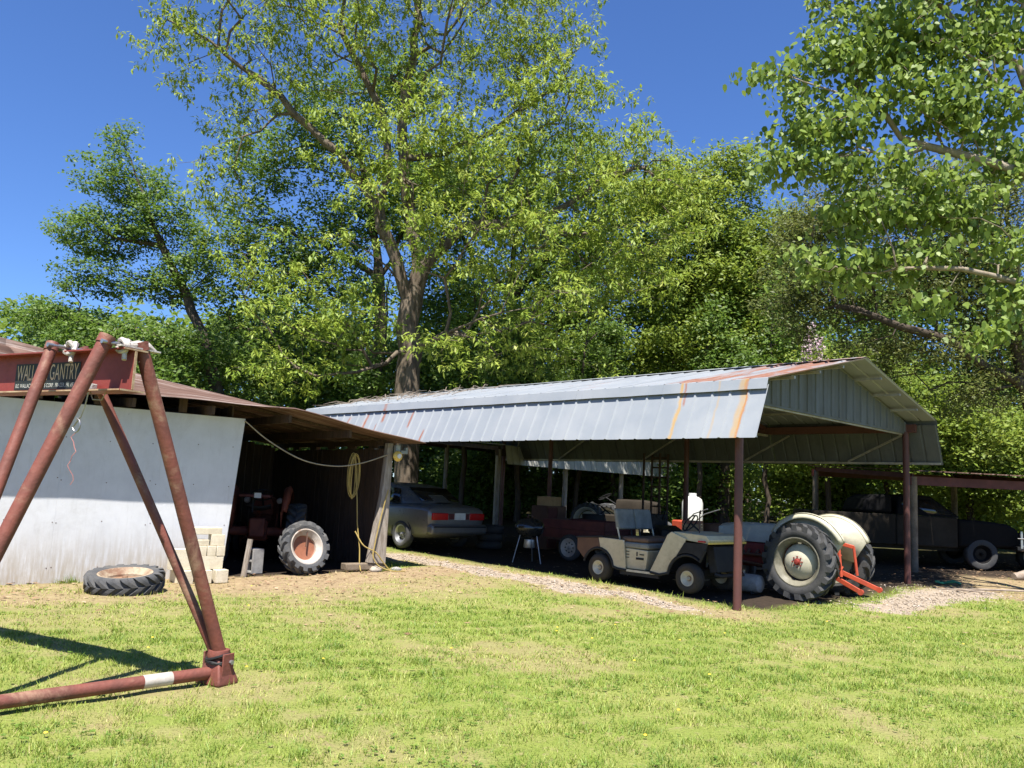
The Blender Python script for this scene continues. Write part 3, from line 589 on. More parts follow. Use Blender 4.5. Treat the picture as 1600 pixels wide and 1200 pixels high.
m = MB()
for s_ in (-1, 1): m.box((0, s_*0.08, 0.2), (0.20, 0.035, 0.40))
for k in (-1, 0, 1): m.box((0, 0, 0.2+k*0.18), (0.2, 0.124, 0.036))
m.build('block_body', GREY_BLOCK, t_, bevel=0.005)
# ---------------------------------------------------------------- open metal carport (frame: x across, y along its length)
W_, HE, HS, SPL, HR, LEN = 6.64, 3.34, 2.49, 0.36, 4.11, 12.81
carport = thing('carport', 'open metal carport with galvanised roof, rust-streaked skirt and red-brown posts', 'carport', (CE.x, CE.y, 0), C_ROT)
def rib_profile(width, n_ribs=3, h=0.022, wd=0.028):
    """(offset along the sheet's width, height) with a rib every foot"""
    pr = [(0.0, h), (wd*0.45, h), (wd, 0)]; p = width/n_ribs
    for i in range(1, n_ribs):
        c = p*i; pr += [(c-wd, 0), (c-wd*0.45, h), (c+wd*0.45, h), (c+wd, 0)]
    return pr + [(width-wd, 0.0), (width-wd*0.45, h), (width, h)]
SHEET = LEN/14
def ribbed(a, b, y0, width, name, mat, outward, nseg=4, lift=0.0, wob=0.0025, parent=None, yflip=False):
    """a sheet from point a to b (x,z pairs), ribs running a->b, standing proud on the outward side"""
    ax, az = a; bx, bz = b; nx, nz = outward
    m = MB(); pr = rib_profile(width); ph = random.uniform(0, 6)
    def fn(t, k):
        o, h = pr[k]; s = lift+h+wob*math.sin(t*3+ph)*math.sin(math.pi*o/width)
        return (ax+(bx-ax)*t+nx*s, y0+o, az+(bz-az)*t+nz*s)
    m.grid(fn, [i/nseg for i in range(nseg+1)], list(range(len(pr))))
    return m.build(name, mat, parent or carport, solid=0.002, sharp=14)
rl = math.hypot(W_/2, HR-HE); rn = (-(HR-HE)/rl, (W_/2)/rl)
sl = math.hypot(SPL, HE-HS); sn = (-(HE-HS)/sl, SPL/sl)
for i in range(14):
    y0 = i*SHEET+0.0005; wd = SHEET-0.001; k = 0.003*(i % 2)
    bx = 0.0
    ribbed((-0.03, HE+0.028), (W_/2+0.02, HR+0.03), y0, wd, 'roof_sheet', GALV_RUST if i < 2 else GALV_ROOF, rn, 6, k)
    ribbed((W_+0.03, HE+0.028), (W_/2+0.03, HR+0.036), y0, wd, 'roof_sheet', GALV_ROOF, (-rn[0], rn[1]), 6, k)
    ribbed((-0.012, HE-0.06), (-SPL+bx, HS+random.uniform(-0.002, 0.002)), y0, wd, 'skirt_sheet', GALV_SKIRT, sn, 4, 0.0)
    ribbed((W_+0.012, HE-0.06), (W_+SPL+bx, HS+random.uniform(-0.006, 0.006)), y0, wd, 'skirt_sheet', GALV_SHADED, (-sn[0], sn[1]), 4, k)
for i in range(7):                                         # eave flashing in lengths, bent over the top of the skirt
    y0, y1 = i*LEN/7+0.0008, (i+1)*LEN/7-0.0008; k = 0.002*(i % 2); w_ = random.uniform(-0.002, 0.002)
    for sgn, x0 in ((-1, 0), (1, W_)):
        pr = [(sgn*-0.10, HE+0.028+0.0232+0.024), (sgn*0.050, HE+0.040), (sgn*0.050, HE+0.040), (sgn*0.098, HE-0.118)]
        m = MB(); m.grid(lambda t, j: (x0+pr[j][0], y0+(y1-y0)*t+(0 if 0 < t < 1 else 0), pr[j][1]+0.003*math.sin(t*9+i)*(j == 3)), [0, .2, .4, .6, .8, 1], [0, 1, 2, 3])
        m.build('eave_flashing', GALV_SKIRT if sgn < 0 else GALV_SHADED, carport, solid=0.002, sharp=10)
    m = MB(); m.grid(lambda t, j: (W_/2+(-0.16, 0.02, 0.20)[j], y0+(y1-y0)*t, HR+(0.030, 0.075, 0.030)[j]), [0, .5, 1], [0, 1, 2]); m.build('ridge_cap', GALV_RUST if i == 0 else GALV_ROOF, carport, solid=0.002, sharp=14)
# recessed gable infill at both ends
for yy in (0.55, LEN-0.4):
    n = 22; pw = W_/n
    for i in range(n):
        x0, x1 = i*pw+0.002, (i+1)*pw-0.002
        def rz(x): return HE+(HR-HE)*(1-abs(x-W_/2)/(W_/2))-0.045
        m = MB(); zb0 = HE-0.20
        pr = [(x0, 0), (x0+pw*0.42, 0), (x0+pw*0.46, -0.02), (x0+pw*0.54, -0.02), (x0+pw*0.58, 0), (x1, 0)]
        m.add([(x, yy+d, z) for (x, d) in pr for z in (zb0, max(zb0+0.02, rz(x)))], [(2*j, 2*j+2, 2*j+3, 2*j+1) for j in range(5)])
        m.build('gable_sheet', GALV_SHADED, carport, solid=0.002, sharp=14)
    MB().box((W_/2, yy+0.03, HE-0.205), (W_-0.1, 0.05, 0.07)).build('gable_rail', GALV_SHADED, carport)
# steel frame
PY = [(0.10, 0.55), (0.10, 12.35), (W_-0.10, 0.55), (W_-0.10, 5.8), (W_-0.10, 10.4), (W_-0.10, 12.35)]
for x, y in PY:
    p = cl(x, y); z0 = gh(p.x, p.y)-0.25
    MB().tube([(x, y, z0), (x, y, 1.5), (x, y, HE-0.05)], 0.062, 16).build('post', POST_RED, carport)
for x in (0.10, W_-0.10):
    MB().box((x, LEN/2, HE-0.135), (0.10, LEN-0.7, 0.16)).build('eave_beam', POST_RED, carport)
for y in (0.62, 3.6, 6.6, 9.5, 12.3):
    MB().box((W_/2, y, HE-0.24), (W_-0.3, 0.05, 0.05)).build('tie_bar', GALV_PIPE, carport)
    for s in (-1, 1):
        MB().bar((W_/2+s*(W_/2-0.1), y+0.06, HE-0.09), (W_/2+s*0.03, y+0.06, HR-0.075), 0.05, 0.07).build('rafter', POST_RED, carport)
        MB().bar((W_/2+s*W_*0.25, y+0.03, HE-0.20), (W_/2+s*0.02, y+0.03, HR-0.15), 0.03, 0.03).build('truss_web', GALV_PIPE, carport)
        MB().bar((W_/2+s*W_*0.25, y+0.03, HE-0.20), (W_/2+s*W_*0.36, y+0.03, HE+0.10), 0.03, 0.03).build('truss_web', GALV_PIPE, carport)
for x in (0.85, 1.7, 2.55, 4.1, 4.95, 5.8):
    z = HE+(HR-HE)*(1-abs(x-W_/2)/(W_/2))-0.012
    MB().box((x, LEN/2, z-0.02), (0.05, LEN-0.1, 0.04)).build('purlin', GALV_PIPE, carport)
for s, x0 in ((-1, 0), (1, W_)):
    MB().box((x0+s*(SPL-0.045), LEN/2, HS+0.03), (0.035, LEN-0.06, 0.045)).build('skirt_rail', GALV_PIPE, carport)
    for y in ((0.9, 3.4, 6.4, 9.4, 12) if s > 0 else (3.4, 6.4, 9.4, 12)):
        MB().bar((x0-s*0.08, y-0.3, HE-0.25), (x0+s*(SPL-0.09), y+1.0 if y < 11 else y+0.3, HS+0.06), 0.035, 0.035).build('skirt_brace', GALV_PIPE, carport)
# twigs and dead leaves caught on the far left end of the roof
r = np.random.default_rng(3); m = MB()
for i in range(70):
    y = r.uniform(8.6, LEN-0.1); x = r.uniform(0.3, 3.0); z = HE+(HR-HE)*x/(W_/2)+0.075; a = r.uniform(0, 6.28); L = r.uniform(0.2, 0.8)
    dx, dy = math.cos(a)*L, math.sin(a)*L
    y2 = min(LEN, y+dy); m.tube([(x, y, z), (x+dx*.5, (y+y2)/2, z+dx*.5*0.232+r.uniform(0.02, 0.12)), (x+dx, y2, z+dx*0.232+r.uniform(0.0, 0.12))], [0.010, 0.007, 0.003], 4)
o_ = m.build('roof_twigs', LOG); o_.location = (CE.x, CE.y, 0); o_.rotation_euler = (0, 0, C_ROT); tag(o_, 'dead twigs lying on the carport roof', 'twigs', kind='stuff')

# ---------------------------------------------------------------- sheds beyond
def far_shed(name, label, origin, rotz, L, D, h_front, h_back, front_mat, skirt, posts, roof_mat, beam_mat, post_mat):
    z0 = gh(origin[0], origin[1])
    t = thing(name, label, 'shed', (origin[0], origin[1], z0), rotz)
    n = max(3, int(L/0.92)); p = L/n
    for i in range(n):
        m = MB(); pr = rib_profile(p-0.004); ph = random.uniform(0, 6)
        m.grid(lambda s_, k: (i*p+pr[k][0], -0.3+(D+0.6)*s_, h_front+0.12+(h_back-h_front)*s_+pr[k][1]), [0, .5, 1], list(range(len(pr)))); m.build('roof_sheet', roof_mat, t, solid=0.002, sharp=14)
        if skirt:
            m = MB(); m.grid(lambda s_, k: (i*p+pr[k][0], -0.32-pr[k][1]-0.10*s_, h_front+0.11-skirt*s_), [0, .5, 1], list(range(len(pr)))); m.build('skirt_sheet', front_mat, t, solid=0.002, sharp=14)
    MB().box((L/2, 0, h_front-0.09), (L, 0.1, 0.2)).build('front_beam', beam_mat, t)
    MB().box((L/2, D, h_back-0.09), (L, 0.1, 0.2)).build('back_beam', beam_mat, t)
    for i in range(posts):
        x = 0.1+(L-0.2)*i/(posts-1)
        MB().tube([(x, 0, -0.4), (x, 0, h_front)], 0.085, 10).build('post', post_mat, t)
        MB().tube([(x, D, -0.4), (x, D, h_back)], 0.085, 10).build('post', post_mat, t)
        MB().bar((x, 0, h_front+0.02), (x, D, h_back+0.02), 0.06, 0.12).build('rafter', beam_mat, t)
    return t
far_shed('machine_shed', 'open machine shed with pale metal skirt seen beneath the carport', (-0.37, 25.0), R(50), 10.5, 5.5, 2.45, 2.9, GALV_PALE, 0.55, 4, GALV_ROOF, DARK_WOOD, WEATHER_WOOD)
far_shed('lean_to_shed', 'dark open shed with red beam behind the carport at right', (9.3, 19.4), R(5), 8.7, 5.0, 2.16, 2.42, DARK_WOOD, 0, 3, RUST_TIN, DEEP_RED, TIMBER)
# ---------------------------------------------------------------- pipe gantry hoist in the foreground
def gantry():
    bd = Vector((-0.88, 0.475, 0)).normalized(); bn = Vector((-bd.y, bd.x, 0))
    if bn.y > 0: bn = -bn                                  # bn points to the camera side
    o = Vector((-2.74, 6.0, 0))
    root = thing('gantry_hoist', 'red-painted pipe gantry hoist with steel beam in the foreground', 'hoist', tuple(o), math.atan2(bd.y, bd.x))
    # local frame: x along the beam away from its near end, y = left of x
    ysgn = 1 if Vector((-bd.y, bd.x, 0)).dot(bn) > 0 else -1      # +1 when local +y is the camera side
    zb, zt, fwid, L = 2.175, 2.485, 0.20, 4.9
    m = MB(); m.box((L/2, 0, (zb+zt)/2), (L, 0.014, zt-zb-0.022)); beam = m.build('beam', RED_BEAM, root)
    MB().box((L/2, 0, zt-0.005), (L, fwid, 0.013)).build('top_flange', RED_BEAM, root, bevel=0.002)
    MB().box((L/2, 0, zb+0.005), (L, fwid, 0.013)).build('bottom_flange', RED_BEAM, root, bevel=0.002)
    for z in (zb+0.005,): MB().box((L/2, ysgn*(fwid/2+0.0015), z), (L-0.02, 0.003, 0.011)).build('bare_flange_edge', BEAM_EDGE, root)
    MB().box((-0.002, 0, (zb+zt)/2), (0.004, 0.02, zt-zb-0.03)).build('bare_web_end', BEAM_EDGE, root)
    for z in (zb+0.005, zt-0.005): MB().box((-0.002, 0, z), (0.004, fwid, 0.012)).build('bare_flange_end', BEAM_EDGE, root)
    inv = Matrix.Rotation(-math.atan2(bd.y, bd.x), 4, 'Z')
    def loc(p): return inv @ (Vector(p)-o)
    F, G = loc((-2.187, 6.736, 0)), loc((-3.512, 5.305, 0))
    F.z = gh(-2.19, 6.74); G.z = gh(-3.5, 5.3)
    near, far = ysgn, -ysgn
    def support(dx, mirror):
        f = Vector((F.x, F.y, F.z)); g = Vector((G.x, G.y, G.z))
        if mirror: f.x = dx-f.x; g.x = dx-g.x
        tx = (lambda x: dx-x) if mirror else (lambda x: x)
        zt2 = 2.53
        legs = [(f, (tx(0.06), far*0.09, zt2-0.03), 0.050), (g, (tx(0.13), near*0.17, zt2-0.02), 0.050), (f, (tx(0.80), far*0.15, zt2-0.03), 0.036), (g, (tx(0.74), near*0.17, zt2-0.05), 0.042)]
        for foot, top, rr in legs:
            top = Vector(top); st = foot+Vector((0, 0, 0.20)); d = (top-st).normalized()
            st = st + Vector((0.035 if rr < 0.045 else -0.02, 0, 0))
            lg = MB().tube([st, st.lerp(top, .5), top+d*0.05], rr, 18).build('leg', RUST_PIPE, root)
            m = MB(); m.tube([top-d*0.01, top+d*0.055], rr+0.008, 18); m.build('clamp_collar', RUST_PIPE, lg)
        # cross bars that carry the beam, wrapped in rag
        for x in (0.09, 0.71):
            MB().tube([(tx(x), -0.22, 2.508), (tx(x), 0.22, 2.512)], 0.017, 10).build('cross_bolt', STEEL, root)
        # base pipe and feet
        a = f+Vector((0, 0, 0.085)); b = g+Vector((0, 0, 0.085)); d = (b-a).normalized()
        bp = MB().tube([a+d*0.07, a.lerp(b, .5), b-d*0.07], 0.047, 18).build('base_pipe', RUST_PIPE, root)
        p0, p1 = a.lerp(b, 0.19), a.lerp(b, 0.30)
        if not mirror: MB().tube([p0, p1], 0.0485, 18).build('worn_white_band', WHITE_RIM, bp)
        for q in (f, g):
            m = MB(); m.M = Matrix.Translation(q)
            m.add([(-.13, -.10, 0.0), (.13, -.10, 0.0), (.13, .10, 0.0), (-.13, .10, 0.0), (-.06, -.055, .20), (.06, -.055, .20), (.06, .055, .20), (-.06, .055, .20), (-.13, -.10, .03), (.13, -.10, .03), (.13, .10, .03), (-.13, .10, .03)],
                  [(0, 3, 2, 1), (0, 1, 9, 8), (1, 2, 10, 9), (2, 3, 11, 10), (3, 0, 8, 11), (8, 9, 5, 4), (9, 10, 6, 5), (10, 11, 7, 6), (11, 8, 4, 7), (4, 5, 6, 7)])
            ft = m.build('foot', RUST_PIPE, root, bevel=0.012)
            m = MB(); m.M = Matrix.Translation(q+Vector((0, 0, 0.225))); m.lathe([(0.05, -0.03), (0.085, -0.025), (0.088, 0.0), (0.08, 0.03), (0.05, 0.035)], 16); m.build('foot_clamp', RUST_PIPE, ft)
            for sx_ in (-1, 1):
                m = MB(); m.box((q.x+sx_*0.105, q.y, q.z+0.14), (0.014, 0.11, 0.19)); m.build('lug_plate', RUST_PIPE, ft, bevel=0.004)
                m = MB(); m.M = Matrix.Translation((q.x+sx_*0.112, q.y-0.02, q.z+0.17)); m.lathe([(0, 0.02*sx_), (0.018, 0.02*sx_), (0.018, -0.01*sx_)], 6, 'x'); m.build('bolt', STEEL, ft)
            wr = []
            for i in range(40):
                t = i/40*2.6*2*math.pi; wr.append((q.x+0.095*math.cos(t), q.y+0.085*math.sin(t), q.z+0.15+0.06*i/40+0.02*math.sin(t*1.3)))
            MB().tube(wr, 0.011, 6).build('wire_wrap', BLACK, ft)
            m = MB(); m.M = Matrix.Translation(q); m.tube([(0.10, -0.08, 0.02), (0.13, -0.1, 0.09), (0.10, -0.09, 0.16), (0.04, -0.075, 0.17)], 0.010, 6); m.build('chain_loop', RUST_PIPE, ft)
    support(0, False); support(L, True)
    # rag ties round the near cross bars
    def rag(x, y, seed):
        rr = np.random.default_rng(seed); pts = []
        for i in range(28):
            t = i/28*2.4*2*math.pi; pts.append((x+0.05*math.cos(t)+rr.normal(0, .006), y+0.03*math.sin(t*0.7)+rr.normal(0, .006), 2.505+0.045*math.sin(t)))
        pts += [(x-0.02, y+0.01, 2.44), (x-0.03, y+0.015, 2.40)]
        MB().tube(pts, 0.017, 7).build('rag_tie', RAG, root)
    rag(0.08, near*0.04, 1); rag(0.08, far*0.10, 2); rag(0.66, near*0.06, 3)
    m = MB(); m.tube([(0.05, near*0.03, 2.515), (0.06, far*0.05, 2.53), (0.04, far*0.12, 2.525), (0.05, far*0.20, 2.50)], [0.022, 0.03, 0.034, 0.016], 9); m.build('rag_strip', RAG, root)
    m = MB(); m.box((0.035, far*0.05, 2.498), (0.05, 0.34, 0.012)); m.build('strap_plate', RAG, root)
    # trolley cable, hook and string
    hx = 0.42; m = MB()
    m.tube([(hx, near*0.05, zb-0.004), (hx+0.02, near*0.05, 2.07), (hx+0.06, near*0.05, 1.98)], 0.005, 6)
    m.build('hook_wire', STEEL, root)
    hk = [(hx+0.06, near*0.05, 1.985)]
    for i in range(13):
        t = -0.3-i/12*4.6; hk.append((hx+0.095+0.042*math.cos(t), near*0.05, 1.925+0.05*math.sin(t)))
    MB().tube(hk, 0.0065, 7).build('hook', STEEL, root)
    rr = np.random.default_rng(4)
    MB().tube([(hx+0.10+0.025*math.sin(i*1.1)+rr.normal(0, .008), near*0.05+rr.normal(0, .01), 1.87-i*0.035) for i in range(12)], 0.0022, 4).build('string', PINK_CORD, root)
    MB().box((hx-0.03, near*0.06, zb+0.03), (0.10, 0.05, 0.05)).build('cable_clamp', GREY_BLOCK, root, bevel=0.008)
    MB().tube([(hx-0.02, near*0.05, zb), (hx-0.06, near*0.05, zb-0.06), (hx-0.16, near*0.05, zb-0.065), (hx-0.20, near*0.05, zb-0.01)], 0.0045, 5).build('wire_loop', PALE_WIRE, root)
    # sign on the web
    sx0, sx1 = 0.60, 1.41; yw = near*0.0085
    sg = MB().box(((sx0+sx1)/2, yw, 2.315), (sx1-sx0, 0.003, 0.205)).build('sign_panel', RED_BEAM, root)
    MB().box(((sx0+sx1)/2, yw+near*0.002, 2.236), (sx1-sx0, 0.003, 0.060)).build('sign_band', FLAT_BLACK, root)
    def text(body, x0, x1, z, h, mat, name, dy):
        cu = bpy.data.curves.new(name, 'FONT'); cu.body = body; cu.size = 1; cu.extrude = 0.0
        ob = bpy.data.objects.new(name, cu); col.objects.link(ob); bpy.context.view_layer.update()
        dg = bpy.context.evaluated_depsgraph_get(); me = bpy.data.meshes.new_from_object(ob.evaluated_get(dg)); bpy.data.objects.remove(ob)
        co = np.array([v.co[:] for v in me.vertices]); lo, hi = co.min(0), co.max(0)
        for v in me.vertices:
            fx = (v.co.x-lo[0])/(hi[0]-lo[0]); fz = (v.co.y-lo[1])/(hi[1]-lo[1])
            xx = x0+(x1-x0)*fx                      # reading direction runs towards the near end of the beam
            v.co = (xx, yw+near*dy, z+h*fz)
        me.update(); me.materials.clear(); return link(name, me, mat, root)
    a, b = sx1-0.02, sx0+0.02
    MB().box(((sx0+sx1)/2, yw+near*0.0018, 2.340), (sx1-sx0, 0.003, 0.145)).build('sign_ground', FLAT_BLACK, root)
    text('WALLACE GANTRY', a, b, 2.278, 0.124, SIGN_CREAM, 'sign_lettering', 0.0045)
    text('B.E. WALLACE PRODUCTS CORP.  FRAZER, PA. 19355', a, b, 2.217, 0.036, SIGN_WHITE, 'sign_lettering', 0.0045)
    # yellow paint mark at the foot of the leg
    m = MB(); m.box((F.x+0.0, F.y+near*0.055, 0.40), (0.03, 0.006, 0.05)); m.build('paint_mark', YELLOW, root)
gantry()
# ---------------------------------------------------------------- wheels (axis along local y, outer face +y)
def lug_tyre(m, Ro, wd, Rb, nl=18, lug=0.035, sweep=0.30):
    h = wd/2
    m.lathe([(Rb, -h*0.72), (Rb+0.03, -h*0.92), ((Rb+Ro)/2, -h), (Ro-lug-0.03, -h*0.92), (Ro-lug, -h*0.62), (Ro-lug+0.008, 0), (Ro-lug, h*0.62), (Ro-lug-0.03, h*0.92), ((Rb+Ro)/2, h), (Rb+0.03, h*0.92), (Rb, h*0.72)], 40, 'y')
    for sgn in (-1, 1):
        for k in range(nl):
            t0 = 2*math.pi*(k+(0.5 if sgn > 0 else 0))/nl; vs = []
            S = [(0.02, 0), (0.34, 0.32), (0.72, 0.75), (0.98, 1.0)]
            for (yy, sp) in S:
                a = t0+sweep*sp; aw = 0.030/Ro*1.3; y_ = sgn*yy*h
                top = Ro if yy < 0.9 else Ro-0.022; low = Ro-lug-0.05 if yy > 0.6 else Ro-lug-0.004
                if yy > 0.9: y_ = sgn*h*1.0
                for (da, rr) in ((-aw*1.5, low), (-aw, top), (aw, top), (aw*1.5, low)):
                    vs.append((rr*math.cos(a+da), y_, rr*math.sin(a+da)))
            n = len(S); fs = []
            for i in range(n-1):
                for j in range(3):
                    f = (i*4+j, i*4+j+1, (i+1)*4+j+1, (i+1)*4+j); fs.append(f if sgn < 0 else f[::-1])
            fs += [(0, 1, 2, 3), ((n-1)*4+3, (n-1)*4+2, (n-1)*4+1, (n-1)*4)]
            m.add(vs, fs)
    return m
def bolts(m, r, n, y, s=0.016, h=0.02):
    for k in range(n):
        a = 2*math.pi*k/n; mm = m.M.copy(); m.M = mm @ Matrix.Translation((r*math.cos(a), y, r*math.sin(a))); m.lathe([(0, h), (s, h), (s, 0)], 6, 'y'); m.M = mm
def wheel_parts(parent, M, Ro, wd, Rb, tyre_mat, rim_mat, disc_mat, hub_mat, nl=18, disc=None, name='wheel', lug=0.035, smooth_tyre=False, dish=0.06):
    """wheel > tyre, rim, disc, hub: an Empty child of the thing, or an own thing when parent is None"""
    w_ = bpy.data.objects.new(name, None); col.objects.link(w_); w_.empty_display_size = 0.1
    if parent is not None: w_.parent = parent
    w_.matrix_local = M
    m = MB()
    if smooth_tyre:
        h = wd/2
        m.lathe([(Rb, -h*0.8), (Rb+0.02, -h), ((Rb+Ro)/2, -h*1.06), (Ro-0.025, -h*0.92), (Ro, -h*0.6), (Ro+0.003, 0), (Ro, h*0.6), (Ro-0.025, h*0.92), ((Rb+Ro)/2, h*1.06), (Rb+0.02, h), (Rb, h*0.8)], 36, 'y')
    else: lug_tyre(m, Ro, wd, Rb, nl, lug)
    m.build('tyre', tyre_mat, w_)
    h = wd/2
    m = MB(); m.lathe([(Rb+0.012, h*0.74), (Rb+0.016, h*0.86), (Rb-0.004, h*0.88), (Rb-0.022, h*0.70), (Rb-0.05, h*0.45), (Rb-0.075, h*0.2), (Rb-0.075, -h*0.3), (Rb-0.03, -h*0.7), (Rb+0.012, -h*0.88), (Rb+0.012, -h*0.74)], 40, 'y', closed=True); m.build('rim', rim_mat, w_)
    rd = disc or (Rb-0.07)
    m = MB(); m.lathe([(0, dish), (rd*0.32, dish), (rd*0.42, dish*0.95), (rd*0.8, dish*0.45), (rd*0.97, -0.005), (rd, -0.02), (rd*0.9, -0.03), (0, -0.02)], 36, 'y'); m.build('disc', disc_mat, w_)
    m = MB(); m.lathe([(0, dish+0.06), (rd*0.12, dish+0.055), (rd*0.15, dish+0.02), (rd*0.20, dish+0.014), (rd*0.21, dish-0.005)], 24, 'y'); bolts(m, rd*0.29, 8, dish, max(0.008, rd*0.045), 0.018); m.build('hub', hub_mat, w_)
    return w_
T3 = Matrix.Translation
def Rz(a): return Matrix.Rotation(a, 4, 'Z')
# lone tyre on its side by the wall
p_ = Vector((-5.06, 11.45)); z0 = gh(p_.x, p_.y)
lt = wheel_parts(None, T3((p_.x, p_.y, z0+0.150)) @ Matrix.Rotation(R(97), 4, 'X') @ Matrix.Rotation(0.4, 4, 'Y'), 0.50, 0.235, 0.33, TYRE_OLD, WORN_RIM, RUST_RIM, RUST_RIM, 17, name='tractor_wheel', disc=0.262, dish=0.0, lug=0.04)
tag(lt, 'lugged tractor wheel with cream rim lying flat by the white wall', 'wheel')
# wheel leaning in the shed bay
p_ = sw(1.46, -0.02); z0 = gh(p_.x, p_.y)
nrm = Vector((0.66, -0.69, 0.30)).normalized()          # outer face looks to the right, out and up
xa = Vector((0, 0, 1)).cross(nrm).normalized(); za = xa.cross(nrm)
Rm = Matrix((xa, nrm, za)).transposed().to_4x4()
sag = 0.44*math.sqrt(1-nrm.z**2)+0.11*abs(nrm.z)
lw = wheel_parts(None, T3((p_.x, p_.y, z0+sag-0.02)) @ Rm, 0.44, 0.24, 0.285, TYRE_OLD, WHITE_RIM, ORANGE, ORANGE, 15, name='tractor_wheel', disc=0.235, dish=-0.085, lug=0.045)
m = MB(); m.bar((0.0, 0.06, 0.0), (0.05, 0.07, -0.26), 0.022, 0.018); m.build('tie_strap', BROWN_CAB, lw)
tag(lw, 'tractor wheel with white rim and orange centre leaning in the shed bay', 'wheel')

# ---------------------------------------------------------------- tractor backed into the carport (x forward, +y = side nearest the camera)
def vehicle_frame(v, u_, heading):
    p = cl(v, u_); return (p.x, p.y, gh(p.x, p.y)), heading
H_U = math.atan2(CU[1], CU[0])                            # heading along the carport, away from the gable end
loc, hd = vehicle_frame(2.76, 0.58, H_U)
trac = thing('tractor', 'vintage tractor with cream fenders, dished cream wheels and red hitch arms', 'tractor', loc, hd)
def fender(parent, sgn, mat):
    """teardrop clamshell: inner side plate plus a crown over the tyre"""
    Ro, c = 0.725, (0.0, 0.62); yi, yo = 0.43, 0.565
    arc = [(c[0]+Ro*1.0*math.cos(R(a))*(1.0 if a < 90 else 1.02), c[1]+Ro*math.sin(R(a))*1.06) for a in range(176, 18, -8)]
    # here x forward; angle 180 = rear.  The crown rises at the rear and tapers to the front
    arc = [(-x*1.0, z) for x, z in arc][::-1]
    arc = [(c[0]-Ro*math.cos(R(a)), c[1]+Ro*1.05*math.sin(R(a))) for a in range(26, 150, 6)]
    m = MB(); n = len(arc)
    prof = [(yi, -0.035), (yi+0.03, -0.006), (yi+0.10, 0.012), ((yi+yo)/2, 0.018), (yo-0.05, 0.004), (yo-0.01, -0.035), (yo, -0.075)]
    def fn(i, j):
        x, z = arc[i]; y, dr = prof[j]; d = Vector((x-c[0], z-c[1])).normalized(); tp = min(1, (i+2)/6, (n+1-i)/5)
        yy = yi+(y-yi)*(0.55+0.45*tp)
        return (x+d.x*dr, sgn*yy, z+d.y*dr)
    m.grid(fn, list(range(n)), list(range(len(prof)))); fo = m.build('fender', mat, parent, solid=0.006)
    m = MB(); low = [(0.36, 0.80), (0.10, 0.74), (-0.16, 0.66), (-0.40, 0.60)]
    pts = [(x-(x-c[0])/0.7*0.035, z-(z-c[1])/0.7*0.035) for x, z in arc]
    vs = [(x, sgn*yi, z) for x, z in pts]+[(x, sgn*(yi+0.0), z) for x, z in low]
    m.add(vs, [tuple(range(len(vs))) if sgn > 0 else tuple(range(len(vs)-1, -1, -1))]); m.build('fender_side', mat, fo, solid=0.006)
    m = MB(); m.tube([(-0.42, sgn*(yi-0.004), 0.86), (0.30, sgn*(yi-0.004), 1.02)], 0.010, 6); m.build('fender_crease', mat, fo)
    return fo
